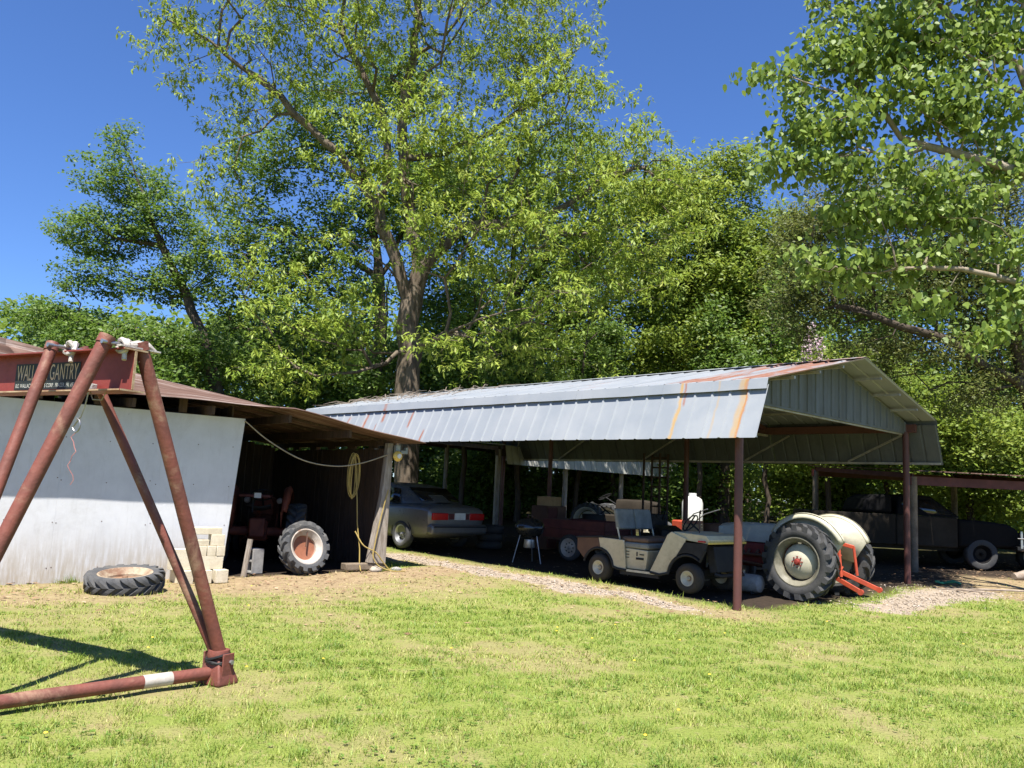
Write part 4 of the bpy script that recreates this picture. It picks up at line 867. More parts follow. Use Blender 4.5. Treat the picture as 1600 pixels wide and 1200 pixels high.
def tractor_body(t, red, hood, hub, rim, with_hitch=True, wheel_r=0.62, tyre=TYRE, fend=CREAM, fenders=True):
    for s in (1, -1):
        M = T3((0, s*0.68, wheel_r-0.015)) if s > 0 else T3((0, s*0.68, wheel_r-0.015)) @ Rz(math.pi)
        wheel_parts(t, M, wheel_r, 0.31, 0.385, tyre, rim, fend, hub, 18, disc=0.285, dish=0.085, lug=0.058)
        if fend is not None and fenders: fender(t, s, fend)
    m = MB(); m.tube([(0, -0.5, wheel_r), (0, 0.5, wheel_r)], 0.085, 14); m.build('axle_housing', red, t)
    m = MB(); m.box((0.30, 0, wheel_r+0.02), (0.85, 0.34, 0.36)); m.build('transmission', red, t, bevel=0.04)
    m = MB(); m.box((-0.16, 0, wheel_r+0.08), (0.22, 0.28, 0.34)); m.build('rear_housing', red, t, bevel=0.03)
    m = MB(); m.box((1.15, 0, 0.62), (0.95, 0.32, 0.42)); m.build('engine', red, t, bevel=0.03)
    for k in range(4): MB().tube([(0.86+k*0.17, 0.17, 0.70), (0.86+k*0.17, 0.24, 0.64)], 0.025, 8).build('exhaust_port', BROWN_CAB, t)
    MB().tube([(0.8, 0.25, 0.62), (1.5, 0.25, 0.62), (1.6, 0.24, 0.5), (0.4, 0.28, 0.42)], 0.026, 8).build('exhaust_pipe', BROWN_CAB, t)
    m = MB(); hood_sec = [(-0.19, 0.84), (-0.19, 1.03), (-0.15, 1.13), (-0.07, 1.17), (0.07, 1.17), (0.15, 1.13), (0.19, 1.03), (0.19, 0.84)]
    xs = [0.62, 0.8, 1.4, 1.75, 1.84]; sc_ = [0.97, 1, 1, 0.98, 0.9]
    n = len(hood_sec); m.add([(x, y*k, 0.84+(z-0.84)*k-(0.0 if x < 1.5 else 0.03)) for x, k in zip(xs, sc_) for (y, z) in hood_sec], [(i*n+j, (i+1)*n+j, (i+1)*n+j+1, i*n+j+1) for i in range(4) for j in range(n-1)]+[tuple(range(n)), tuple(4*n+j for j in range(n-1, -1, -1))]); m.build('hood', hood, t, bevel=0.01)
    m = MB(); m.box((1.80, 0, 0.80), (0.08, 0.36, 0.55)); g_ = m.build('radiator_grille', hood, t, bevel=0.02)
    for k in range(9): MB().box((1.845, -0.14+0.035*k, 0.80), (0.012, 0.012, 0.46)).build('grille_bar', hood, g_)
    MB().box((1.78, 0, 0.47), (0.10, 1.05, 0.08)).build('front_axle', red, t, bevel=0.01)
    for s in (1, -1):
        M = T3((1.82, s*0.58, 0.30)) if s > 0 else T3((1.82, s*0.58, 0.30)) @ Rz(math.pi)
        wheel_parts(t, M, 0.305, 0.13, 0.20, tyre, rim, fend, hub, smooth_tyre=True, name='front_wheel', disc=0.145, dish=0.03)
        MB().tube([(1.80, s*0.46, 0.62), (1.80, s*0.46, 0.30), (1.81, s*0.56, 0.30)], 0.03, 8).build('spindle', red, t)
    MB().tube([(0.55, 0, 1.02), (0.22, 0, 1.20)], 0.018, 8).build('steering_column', BLACK, t)
    m = MB(); m.M = T3((0.20, 0, 1.21)) @ Matrix.Rotation(R(-28), 4, 'Y'); m.lathe([(0.205, -0.012), (0.217, 0), (0.205, 0.012), (0.193, 0)], 28, 'z', closed=True)
    for k in range(3): m.box((0.1*math.cos(k*2.09), 0.1*math.sin(k*2.09), -0.01), (0.2, 0.02, 0.012), Matrix.Rotation(k*2.09, 3, 'Z'))
    m.build('steering_wheel', BLACK, t)
    m = MB(); m.M = T3((-0.10, 0, 0.93)); m.grid(lambda a, b: (0.20*a, 0.22*b*(1-0.18*max(0, a)), 0.05*(a*a*(1.6 if a < 0 else .2)+b*b)), [-1, -.6, -.2, .2, .6, 1], [-1, -.6, -.2, .2, .6, 1]); m.build('seat', BLACK, t, solid=0.008)
    MB().bar((0.1, 0, 0.80), (-0.10, 0, 0.925), 0.06, 0.015).build('seat_spring', red, t)
    if with_hitch:
        for s in (1, -1):
            MB().bar((-0.10, s*0.22, 0.50), (-0.86, s*0.36, 0.20), 0.030, 0.075).build('lower_link', HITCH_RED, t, bevel=0.006)
            MB().tube([(-0.86, s*0.34, 0.20), (-0.86, s*0.385, 0.20)], 0.045, 12).build('link_eye', HITCH_RED, t)
            MB().bar((-0.16, s*0.22, 0.93), (-0.48, s*0.27, 0.86), 0.035, 0.06).build('lift_arm', HITCH_RED, t, bevel=0.006)
            MB().tube([(-0.47, s*0.28, 0.87), (-0.52, s*0.30, 0.40)], 0.024, 8).build('lift_rod', HITCH_RED, t)
        MB().box((-0.22, 0, 0.90), (0.20, 0.36, 0.14)).build('lift_cover', HITCH_RED, t, bevel=0.02)
        MB().bar((-0.27, 0, 0.84), (-0.36, 0, 0.70), 0.09, 0.05).build('top_link_rocker', HITCH_RED, t, bevel=0.008)
        MB().tube([(-0.30, -0.24, 0.52), (-0.36, 0, 0.44), (-0.30, 0.24, 0.52)], 0.014, 6).build('check_chain', HITCH_RED, t)
tractor_body(trac, TRACTOR_RED, GREY_HOOD, TRACTOR_RED, GREY_RIM)
# a second tractor at the far side of the carport
loc, hd = vehicle_frame(7.9, 9.7, H_U+R(195))
tr2 = thing('tractor', 'dusty grey tractor with pale wheel hub beyond the parked cart', 'tractor', loc, hd)
tractor_body(tr2, DULL_TAN, DULL_TAN, CREAM, CREAM_RIM, False, 0.52, TYRE_OLD, CREAM, False)
# orange tractor deep in the shed bay
p_ = sw(1.35, 1.75); tr3 = thing('tractor', 'orange tractor in the dark shed bay behind the leaning wheel', 'tractor', (p_.x, p_.y, gh(p_.x, p_.y)), S_ROT+R(62))
tractor_body(tr3, OLD_ORANGE, OLD_ORANGE, OLD_ORANGE, RUST_RIM, False, 0.55, TYRE, OLD_ORANGE)
for s in (1, -1):
    m = MB(); m.M = T3((0.6, s*0.30, 1.10)); m.lathe([(0, 0.0), (0.05, -0.02), (0.062, -0.05), (0.05, -0.10), (0, -0.11)], 16, 'x'); m.build('headlamp', WHITE_RIM, tr3)
m = MB(); m.box((-0.30, -0.02, 1.26), (0.12, 0.10, 0.10)); 
MB().box((-0.28, 0.05, 1.20), (0.42, 0.55, 0.05)).build('canopy_panel', DEEP_RED, tr3, bevel=0.01)
MB().box((-0.492, 0.0, 1.21), (0.004, 0.12, 0.09)).build('paper_tag', WHITE_PAINT, tr3)
MB().tube([(-0.25, 0.1, 0.9), (-0.25, 0.1, 1.18)], 0.02, 8).build('canopy_stalk', BLACK, tr3)

# ---------------------------------------------------------------- utility cart (x forward)
loc, hd = vehicle_frame(1.12, 3.55, H_U+math.pi)
cart = thing('utility_cart', 'cream golf cart with brown seat parked just inside the carport', 'golf cart', loc, hd)
def build_cart(t):
    WB, hw = 1.84, 0.58; r_ = 0.235
    for x, nm in ((0, 'wheel'), (WB, 'wheel')):
        for s in (1, -1):
            # +y is the left side of the cart; the camera sees its right side (-y)
            M = T3((x, s*(hw-0.08), r_)) if s > 0 else T3((x, s*(hw-0.08), r_)) @ Rz(math.pi)
            wheel_parts(t, M, r_, 0.20, 0.115, CART_TYRE, CREAM_RIM, RUST_RIM, CREAM_RIM, smooth_tyre=True, name=nm, disc=0.085, dish=0.03)
    # rear quarter: deck with wheel arch cut
    def arch(cx, r, a0, a1, n=9): return [(cx+r*math.cos(R(a0+(a1-a0)*i/n)), r_+r*math.sin(R(a0+(a1-a0)*i/n))) for i in range(n+1)]
    rear = arch(0, 0.33, 84, 12)+[(0.42, 0.26), (0.60, 0.26), (0.55, 0.745), (-0.02, 0.76)]
    bed = [(-0.50, 0.72), (-0.50, 0.52)]+arch(0, 0.33, 160, 84)+[(-0.024, 0.745)]
    frnt = [(1.10, 0.27), (1.30, 0.25)]+arch(WB, 0.40, 172, 122)+[(1.78, 0.80), (1.80, 0.86), (1.52, 0.955), (1.44, 0.90)]
    ftop = arch(WB, 0.40, 122, 50)+[(2.16, 0.70), (2.20, 0.80), (1.80, 0.80), (1.78, 0.795)]
    for s in (1, -1):
        a, b = (hw-0.03, hw) if s > 0 else (-hw, -hw+0.03)
        MB().prism(rear, a, b).build('rear_quarter_panel', CART_CREAM, t, bevel=0.008)
        MB().prism(bed, a+0.004*s, b-0.004*s).build('bed_side', BROWN_CAB, t, bevel=0.006)
        MB().prism(ftop, a-0.008, b-0.008 if s > 0 else b+0.0).build('inner_arch', BLACK, t)
        MB().prism(frnt, a, b).build('front_fender', CART_CREAM, t, bevel=0.008)
        for pth in (arch(0, 0.335, 165, 8)+[(0.43, 0.255), (0.62, 0.245)], [(1.12, 0.262), (1.30, 0.24)]+arch(WB, 0.365, 172, 50)+[(2.17, 0.70)]):
            MB().tube([(x, s*(hw+0.004), z) for x, z in pth], 0.022, 8).build('fender_trim', BLACK, t)
        MB().tube([(-0.52, s*(hw+0.004), 0.725), (-0.2, s*(hw+0.004), 0.75), (0.1, s*(hw+0.004), 0.77)], 0.016, 8).build('deck_trim', BLACK, t)
        MB().box((0.88, s*(hw-0.01), 0.245), (0.66, 0.03, 0.035)).build('rocker_strip', CREAM_RIM, t)
        MB().box((0.88, s*(hw-0.03), 0.20), (0.80, 0.05, 0.06)).build('rocker', BLACK, t)
    MB().box((0.02, 0, 0.735), (1.02, 2*hw-0.064, 0.03)).build('rear_deck', BROWN_CAB, t, bevel=0.006)
    MB().box((-0.42, 0, 0.60), (0.05, 2*hw-0.07, 0.24)).build('tail_panel', BROWN_CAB, t, bevel=0.01)
    MB().box((0.86, 0, 0.255), (1.0, 2*hw-0.11, 0.03)).build('floor', BLACK, t)
    pod = MB().prism([(0.48, 0.27), (0.98, 0.27), (1.02, 0.60), (0.46, 0.62)], -hw+0.05, hw-0.05).build('seat_pod', CART_CREAM, t, bevel=0.012)
    for k in range(3): MB().box((0.60, -hw+0.047, 0.46+k*0.05), (0.07, 0.01, 0.012)).build('vent_slot', BLACK, pod)
    MB().box((0.86, -hw+0.047, 0.455), (0.16, 0.008, 0.035)).box((0.80, -hw+0.047, 0.53), (0.02, 0.008, 0.07)).box((0.90, -hw+0.047, 0.525), (0.09, 0.008, 0.018)).build('decal', BLACK, pod)
    MB().box((0.52, -hw+0.046, 0.34), (0.05, 0.01, 0.07)).build('charge_socket', GREY_METAL, pod)
    MB().box((0.74, 0, 0.67), (0.60, 2*hw-0.06, 0.10)).build('seat_base', SEAT_GREY, t, bevel=0.03)
    MB().box((0.74, 0, 0.765), (0.56, 2*hw-0.10, 0.09)).build('seat_cushion', SEAT_BROWN, t, bevel=0.035)
    for s in (1, -1):
        m = MB(); m.M = T3((0.30, s*0.255, 1.09)) @ Matrix.Rotation(R(-12), 4, 'Y'); m.box((0, 0, 0), (0.075, 0.49, 0.36)); m.build('backrest', SEAT_GREY, t, bevel=0.025)
        MB().tube([(0.42, s*0.50, 0.68), (0.34, s*0.50, 0.95)], 0.014, 7).build('backrest_stay', CREAM_RIM, t)
        MB().tube([(0.38, s*0.02+s*0.10, 0.75), (0.33, s*0.12, 0.95)], 0.014, 7).build('backrest_stay', BLACK, t)
    # front cowl
    MB().prism([(1.50, 0.90), (1.55, 0.958), (2.16, 0.93), (2.215, 0.86), (2.19, 0.80), (1.46, 0.86)], -hw+0.032, hw-0.032).build('front_cowl', CART_CREAM, t, bevel=0.006)
    MB().prism([(2.02, 0.78), (2.18, 0.76), (2.26, 0.36), (2.12, 0.34)], -0.36, 0.36).build('front_apron', BLACK, t, bevel=0.01)
    MB().box((2.212, 0, 0.815), (0.02, 2*hw-0.02, 0.035)).build('front_lip', YELLOW_LENS, t, bevel=0.004)
    MB().box((2.10, -hw-0.003, 0.835), (0.14, 0.008, 0.025)).build('reflector', TAIL_RED, t)
    MB().prism([(1.40, 0.30), (1.46, 0.30), (1.52, 0.90), (1.48, 0.90)], -hw+0.05, hw-0.05).build('dash_board', BLACK, t)
    MB().tube([(2.23, -0.40, 0.33), (2.30, -0.34, 0.31), (2.30, 0.34, 0.31), (2.23, 0.40, 0.33)], 0.03, 8).build('bumper', BLACK, t)
    MB().tube([(1.55, 0.28, 0.92), (1.32, 0.28, 1.08)], 0.016, 8).build('steering_column', BLACK, t)
    m = MB(); m.M = T3((1.31, 0.28, 1.085)) @ Matrix.Rotation(R(-55), 4, 'Y'); m.lathe([(0.165, -0.012), (0.178, 0), (0.165, 0.012), (0.152, 0)], 24, 'z', closed=True); m.box((0, 0, 0), (0.31, 0.03, 0.014)); m.build('steering_wheel', BLACK, t)
    MB().tube([(1.74, -0.10, 0.94), (1.74, -0.10, 1.28), (1.73, -0.07, 1.31), (1.72, -0.04, 1.26)], 0.011, 7).build('flag_rod', BROWN_CAB, t)
    MB().box((0.95, 0, 0.32), (2.0, 0.5, 0.10)).build('chassis', BLACK, t)
    for x in (0, WB): MB().tube([(x, -0.45, r_), (x, 0.45, r_)], 0.035, 10).build('axle', BLACK, t)
build_cart(cart)
def on_cart(x, y, z):
    c, s = math.cos(hd), math.sin(hd); return (loc[0]+c*x-s*y, loc[1]+s*x+c*y, loc[2]+z)
# ---------------------------------------------------------------- silver saloon (x forward)
loc_s, hd_s = vehicle_frame(1.18, 10.35, H_U)
sedan = thing('sedan', 'silver sedan with red tail lights parked deep under the carport', 'car', loc_s, hd_s)
def build_sedan(t):
    # stations: x, half width at sill, at belt, z bottom, z belt, z deck centre
    st = [(-2.28, 0.60, 0.70, 0.46, 0.78, 0.80), (-2.22, 0.78, 0.83, 0.30, 0.90, 0.95), (-1.9, 0.84, 0.87, 0.24, 0.94, 1.01), (-1.2, 0.86, 0.89, 0.22, 0.95, 1.02), (-0.4, 0.87, 0.89, 0.20, 0.94, 0.96), (0.6, 0.87, 0.89, 0.20, 0.92, 0.94), (1.2, 0.86, 0.87, 0.21, 0.90, 0.96), (1.9, 0.82, 0.82, 0.24, 0.82, 0.86), (2.25, 0.66, 0.64, 0.32, 0.70, 0.72)]
    def sec(s):
        x, a, b, zb, zt, zd = s; zm = zb+(zt-zb)*0.45
        half = [(0.0, zb), (a*0.8, zb), (a*0.97, zb+0.06), (a*1.02, zm), (b, zm+0.12), (b*0.985, zt-0.03), (b*0.93, zt+0.012), (b*0.6, zd-0.005), (0.0, zd)]
        return [(x, y, z) for y, z in half]+[(x, -y, z) for y, z in half[-2:0:-1]]
    m = MB(); S = [sec(s) for s in st]; n = len(S[0])
    m.add([p for s in S for p in s], [(i*n+j, (i+1)*n+j, (i+1)*n+(j+1) % n, i*n+(j+1) % n) for i in range(len(S)-1) for j in range(n)]+[tuple(range(n)), tuple((len(S)-1)*n+j for j in range(n-1, -1, -1))])
    body = m.build('body', SILVER, t, subsurf=1)
    # greenhouse
    gs = [(-1.70, 0.68, 0.99, 0.30, 1.00), (-1.05, 0.74, 0.97, 0.56, 1.34), (-0.45, 0.76, 0.95, 0.58, 1.41), (0.15, 0.77, 0.94, 0.58, 1.40), (0.45, 0.76, 0.93, 0.54, 1.35), (1.18, 0.70, 0.93, 0.40, 0.95)]
    m = MB()
    for (x, wb, zb, wt, zt) in gs: m.v += [(x, wb, zb), (x, (wb+wt)/2+0.04, (zb+zt)/2), (x, wt, zt), (x, wt*0.5, zt+0.028), (x, -wt*0.5, zt+0.028), (x, -wt, zt), (x, -(wb+wt)/2-0.04, (zb+zt)/2), (x, -wb, zb)]
    n = 8; m.f += [(i*n+j, (i+1)*n+j, (i+1)*n+j+1, i*n+j+1) for i in range(len(gs)-1) for j in range(n-1)]
    m.build('cabin', SILVER, t)
    MB().add([(-1.62, 0.56, 1.055), (-1.62, -0.56, 1.055), (-1.12, -0.53, 1.335), (-1.12, 0.53, 1.335)], [(0, 1, 2, 3)]).build('rear_window', GLASS, t, solid=0.012)
    MB().add([(0.52, 0.52, 1.335), (0.52, -0.52, 1.335), (1.12, -0.60, 1.0), (1.12, 0.60, 1.0)], [(0, 1, 2, 3)]).build('windshield', GLASS, t, solid=0.012)
    for s in (1, -1):
        for q in ([(-1.12, 1.0), (-0.52, 0.99), (-0.52, 1.33), (-0.98, 1.30)], [(-0.44, 0.99), (0.72, 0.975), (0.42, 1.29), (-0.44, 1.33)]):
            MB().add([(x, s*(0.785-0.36*(z-0.97)), z) for x, z in q], [(0, 1, 2, 3)]).build('side_window', GLASS, t, solid=0.012)
        MB().box((-2.258, s*0.53, 0.74), (0.05, 0.44, 0.15)).build('tail_light', TAIL_RED, t, bevel=0.015)
        for x in (-1.33, 1.35):
            M = T3((x, s*0.79, 0.31)) if s > 0 else T3((x, s*0.79, 0.31)) @ Rz(math.pi)
            wl = wheel_parts(t, M, 0.31, 0.19, 0.20, TYRE, STEEL, STEEL, STEEL, smooth_tyre=True, disc=0.19, dish=0.02)
            for k in range(7):
                a = k*2*math.pi/7; m = MB(); m.M = T3((0.12*math.cos(a), 0.022, 0.12*math.sin(a))); m.lathe([(0, 0.008), (0.03, 0.008), (0.03, -0.01)], 10, 'y'); m.build('wheel_hole', BLACK, wl)
            m = MB(); m.M = T3((x, s*0.85, 0.33)); m.lathe([(0.36, 0), (0.345, 0.02*s), (0.33, 0.0)], 28, 'y', arc=(R(-8), R(188))); m.build('arch_lip', BLACK, t)
    MB().box((-2.262, 0, 0.74), (0.03, 0.60, 0.13)).build('reflector_panel', DEEP_RED, t, bevel=0.01)
    MB().box((-2.285, -0.02, 0.745), (0.012, 0.31, 0.145)).build('licence_plate', PLATE, t)
    MB().box((-2.24, 0, 0.46), (0.20, 1.62, 0.22)).build('rear_bumper', SILVER, t, bevel=0.06)
    MB().box((-2.345, 0, 0.52), (0.015, 1.5, 0.03)).build('bumper_strip', BLACK, t)
build_sedan(sedan)
# ---------------------------------------------------------------- kettle grill
p_ = cl(1.45, 6.15); zg = gh(p_.x, p_.y)
gr = thing('kettle_grill', 'black kettle barbecue on thin steel legs in front of the sedan', 'barbecue', (p_.x, p_.y, zg), C_ROT)
m = MB(); m.lathe([(0.0, 0.50), (0.10, 0.505), (0.20, 0.54), (0.28, 0.62), (0.305, 0.70), (0.30, 0.70), (0.27, 0.62), (0, 0.53)], 32); m.build('bowl', ENAMEL, gr)
m = MB(); m.lathe([(0.31, 0.70), (0.312, 0.72), (0.29, 0.79), (0.20, 0.87), (0.10, 0.905), (0.0, 0.91)], 32); lid = m.build('lid', ENAMEL, gr)
MB().tube([(-0.07, 0, 0.89), (-0.06, 0, 0.96), (0.06, 0, 0.96), (0.07, 0, 0.89)], 0.011, 8).build('handle', BROWN_CAB, lid)
for k in range(3):
    a = k*2*math.pi/3+0.55; MB().tube([(0.20*math.cos(a), 0.20*math.sin(a), 0.56), (0.34*math.cos(a), 0.34*math.sin(a), 0.0)], 0.011, 8).build('leg', STEEL, gr)
m = MB(); m.lathe([(0.0, 0.30), (0.11, 0.30), (0.12, 0.32), (0.105, 0.47), (0.0, 0.47)], 20); m.build('ash_can', STEEL, gr)
# ---------------------------------------------------------------- odds and ends under the roofs
def place(v, u_): p = cl(v, u_); return (p.x, p.y, gh(p.x, p.y))
# small box trailer with white wheel
l2 = place(3.2, 6.1); trl = thing('box_trailer', 'small red wooden box trailer with white spoked wheel behind the cart', 'trailer', l2, H_U+math.pi+0.1)
for s in (1, -1):
    M = T3((0, s*0.62, 0.27)) if s > 0 else T3((0, s*0.62, 0.27)) @ Rz(math.pi)
    wl = wheel_parts(trl, M, 0.275, 0.15, 0.19, TYRE, WHITE_RIM, WHITE_RIM, STEEL, smooth_tyre=True, disc=0.165, dish=0.03)
    for k in range(8): a = k*math.pi/4; m = MB(); m.M = T3((0.10*math.cos(a), 0.028, 0.10*math.sin(a))); m.lathe([(0, 0.004), (0.016, 0.004), (0.016, -0.01)], 8, 'y'); m.build('wheel_hole', BLACK, wl)
    for k in range(2): MB().box((0.0, s*0.53, 0.55+k*0.20), (1.6, 0.025, 0.19)).build('side_board', DEEP_RED, trl)
for x in (-0.8, 0.8):
    for k in range(2): MB().box((x, 0, 0.55+k*0.2), (0.025, 1.02, 0.19)).build('end_board', DEEP_RED if x > 0 else BROWN_CAB, trl)
MB().box((0, 0, 0.43), (1.6, 1.04, 0.04)).build('bed', DARK_WOOD, trl)
MB().tube([(0, -0.6, 0.27), (0, 0.6, 0.27)], 0.025, 8).build('axle', BLACK, trl); MB().bar((0.75, 0, 0.40), (1.7, 0, 0.36), 0.06, 0.06).build('drawbar', BLACK, trl)
# cabinet with carton
l2 = place(4.2, 8.2); cab = thing('storage_cabinet', 'brown wooden cabinet standing behind the kettle barbecue', 'cabinet', l2, C_ROT+0.1)
MB().box((0, 0, 0.52), (0.75, 0.5, 1.04)).build('carcass', BROWN_CAB, cab, bevel=0.008)
for s in (-1, 1): dd = MB().box((s*0.182, -0.257, 0.52), (0.35, 0.014, 0.96)).build('door', DEEP_RED if s < 0 else BROWN_CAB, cab); MB().box((s*0.04, -0.27, 0.55), (0.015, 0.015, 0.1)).build('handle', STEEL, dd)
ct = thing('cardboard_box', 'tan cardboard box sitting on the brown cabinet', 'box', (l2[0], l2[1], l2[2]+1.041), C_ROT+0.25)
MB().box((0, 0, 0.11), (0.55, 0.38, 0.22)).build('carton_body', CARTON, ct, bevel=0.006); MB().box((0, 0, 0.2235), (0.54, 0.05, 0.003)).build('tape', CREAM_RIM, ct)
# basket crate behind the cart's dash
l2 = place(3.0, 3.25); cr = thing('crate_stand', 'orange-tan slatted crate on a dark stand behind the cart dash', 'crate', l2, C_ROT+0.4)
for s in (-1, 1):
    for k in range(3): MB().box((0, s*0.16, 0.90+k*0.065), (0.44, 0.014, 0.055)).build('slat', CARTON if k < 2 else ORANGE, cr); 
    for k in range(3): MB().box((s*0.215, 0, 0.90+k*0.065), (0.014, 0.30, 0.055)).build('slat', CARTON if k < 2 else ORANGE, cr)
    for q_ in (-1, 1): MB().box((s*0.18, q_*0.12, 0.43), (0.04, 0.04, 0.86)).build('leg', BLACK, cr)
MB().box((0, 0, 0.866), (0.45, 0.34, 0.012)).build('crate_floor', CARTON, cr)
# horizontal grey tank in front of the tractor
l2 = place(2.0, 1.55); tk = thing('gas_tank', 'small grey steel tank lying beside the tractor front wheel', 'tank', (l2[0], l2[1], l2[2]+0.17), H_U)
m = MB(); m.lathe([(0, -0.36), (0.08, -0.35), (0.14, -0.31), (0.15, -0.26), (0.15, 0.26), (0.14, 0.31), (0.08, 0.35), (0, 0.36)], 24, 'x'); m.build('shell', GREY_BLOCK, tk)
MB().tube([(0, 0, 0.14), (0, 0, 0.21)], 0.025, 8).build('valve', STEEL, tk)
for x in (-0.2, 0.2): MB().box((x, 0, -0.145), (0.03, 0.22, 0.05)).build('saddle', BLACK, tk)
# riding mowers as dark shapes beyond the cart
def mower(v, u_, hd_, label, colr, hood_c):
    l2 = place(v, u_); t = thing('riding_mower', label, 'mower', l2, hd_)
    for x, rr, y in ((0, 0.22, 0.42), (1.15, 0.16, 0.38)):
        for s in (1, -1):
            M = T3((x, s*y, rr)) if s > 0 else T3((x, s*y, rr)) @ Rz(math.pi)
            wheel_parts(t, M, rr, 0.17 if x == 0 else 0.12, rr*0.55, TYRE, CREAM_RIM, CREAM_RIM, STEEL, smooth_tyre=True, disc=rr*0.4, dish=0.02)
    MB().prism([(0.62, 0.34), (1.42, 0.34), (1.46, 0.52), (1.36, 0.72), (0.68, 0.80)], -0.24, 0.24).build('hood', hood_c, t, bevel=0.03)
    MB().box((0.35, 0, 0.36), (1.1, 0.60, 0.08)).build('deck', colr, t, bevel=0.01); MB().prism([(-0.28, 0.36), (0.20, 0.36), (0.18, 0.55), (-0.26, 0.58)], -0.36, 0.36).build('rear_body', hood_c, t, bevel=0.02)
    MB().box((0.02, 0, 0.64), (0.42, 0.44, 0.09)).build('seat', BLACK, t, bevel=0.03); m = MB(); m.M = T3((-0.2, 0, 0.84)) @ Matrix.Rotation(R(-14), 4, 'Y'); m.box((0, 0, 0), (0.09, 0.44, 0.36)); m.build('backrest', BLACK, t, bevel=0.035)
    MB().tube([(0.66, 0, 0.78), (0.46, 0, 0.98)], 0.018, 8).build('steering_column', BLACK, t)
    m = MB(); m.M = T3((0.45, 0, 0.99)) @ Matrix.Rotation(R(-38), 4, 'Y'); m.lathe([(0.155, -0.011), (0.167, 0), (0.155, 0.011), (0.143, 0)], 22, 'z', closed=True); m.box((0, 0, 0), (0.30, 0.03, 0.012)); m.build('steering_wheel', BLACK, t)
mower(4.9, 5.4, H_U+2.4, 'black riding mower with high seat behind the cart', BLACK, BLACK)
mower(5.5, 6.9, H_U+0.8, 'dark red riding mower near the far carport posts', BLACK, DEEP_RED)
# white propane tank and red tiller in the sun beyond
pw = (6.1, 27.6); t_ = thing('propane_tank', 'white upright propane tank in sunlight beyond the carport', 'tank', (pw[0], pw[1], gh(*pw)), 0.3)
m = MB(); m.lathe([(0, 0.08), (0.30, 0.10), (0.34, 0.2), (0.34, 1.05), (0.30, 1.18), (0.18, 1.26), (0, 1.28)], 28); m.build('shell', WHITE_PAINT, t_); m = MB(); m.lathe([(0.13, 1.25), (0.13, 1.38), (0.12, 1.38), (0.12, 1.25)], 18); m.build('collar', WHITE_PAINT, t_); m = MB(); m.lathe([(0.30, 0.0), (0.30, 0.12), (0.28, 0.12), (0.28, 0)], 24); m.build('foot_ring', GREY_BLOCK, t_)
pw = (4.9, 23.4); t_ = thing('garden_tiller', 'red garden tiller with long handles beyond the carport', 'tiller', (pw[0], pw[1], gh(*pw)), 2.2)
MB().box((0, 0, 0.55), (0.5, 0.34, 0.3)).build('engine_cover', HITCH_RED, t_, bevel=0.04); MB().box((0, 0, 0.33), (0.6, 0.25, 0.12)).build('gear_case', HITCH_RED, t_, bevel=0.02)
for s in (1, -1):
    wheel_parts(t_, T3((0.1, s*0.26, 0.22)) if s > 0 else T3((0.1, s*0.26, 0.22)) @ Rz(math.pi), 0.22, 0.12, 0.11, TYRE, CREAM_RIM, CREAM_RIM, STEEL, smooth_tyre=True, disc=0.08, dish=0.02)
    MB().tube([(-0.1, s*0.12, 0.5), (-0.6, s*0.22, 0.9), (-1.1, s*0.25, 1.05)], 0.016, 7).build('handlebar', STEEL, t_)
# ladder-like rack standing among the posts
rk = thing('pipe_rack', 'dark pipe rack standing between the far carport posts', 'rack', place(6.9, 6.6), H_U)
for x in (0, 0.5):
    for y in (0, 0.35): MB().tube([(x, y, -0.1), (x, y, 2.45)], 0.03, 8).build('upright', DARK_WOOD, rk)
for k in range(9): MB().box((0.25, 0, 0.35+k*0.25), (0.5, 0.04, 0.04)).build('rung', DARK_WOOD, rk)
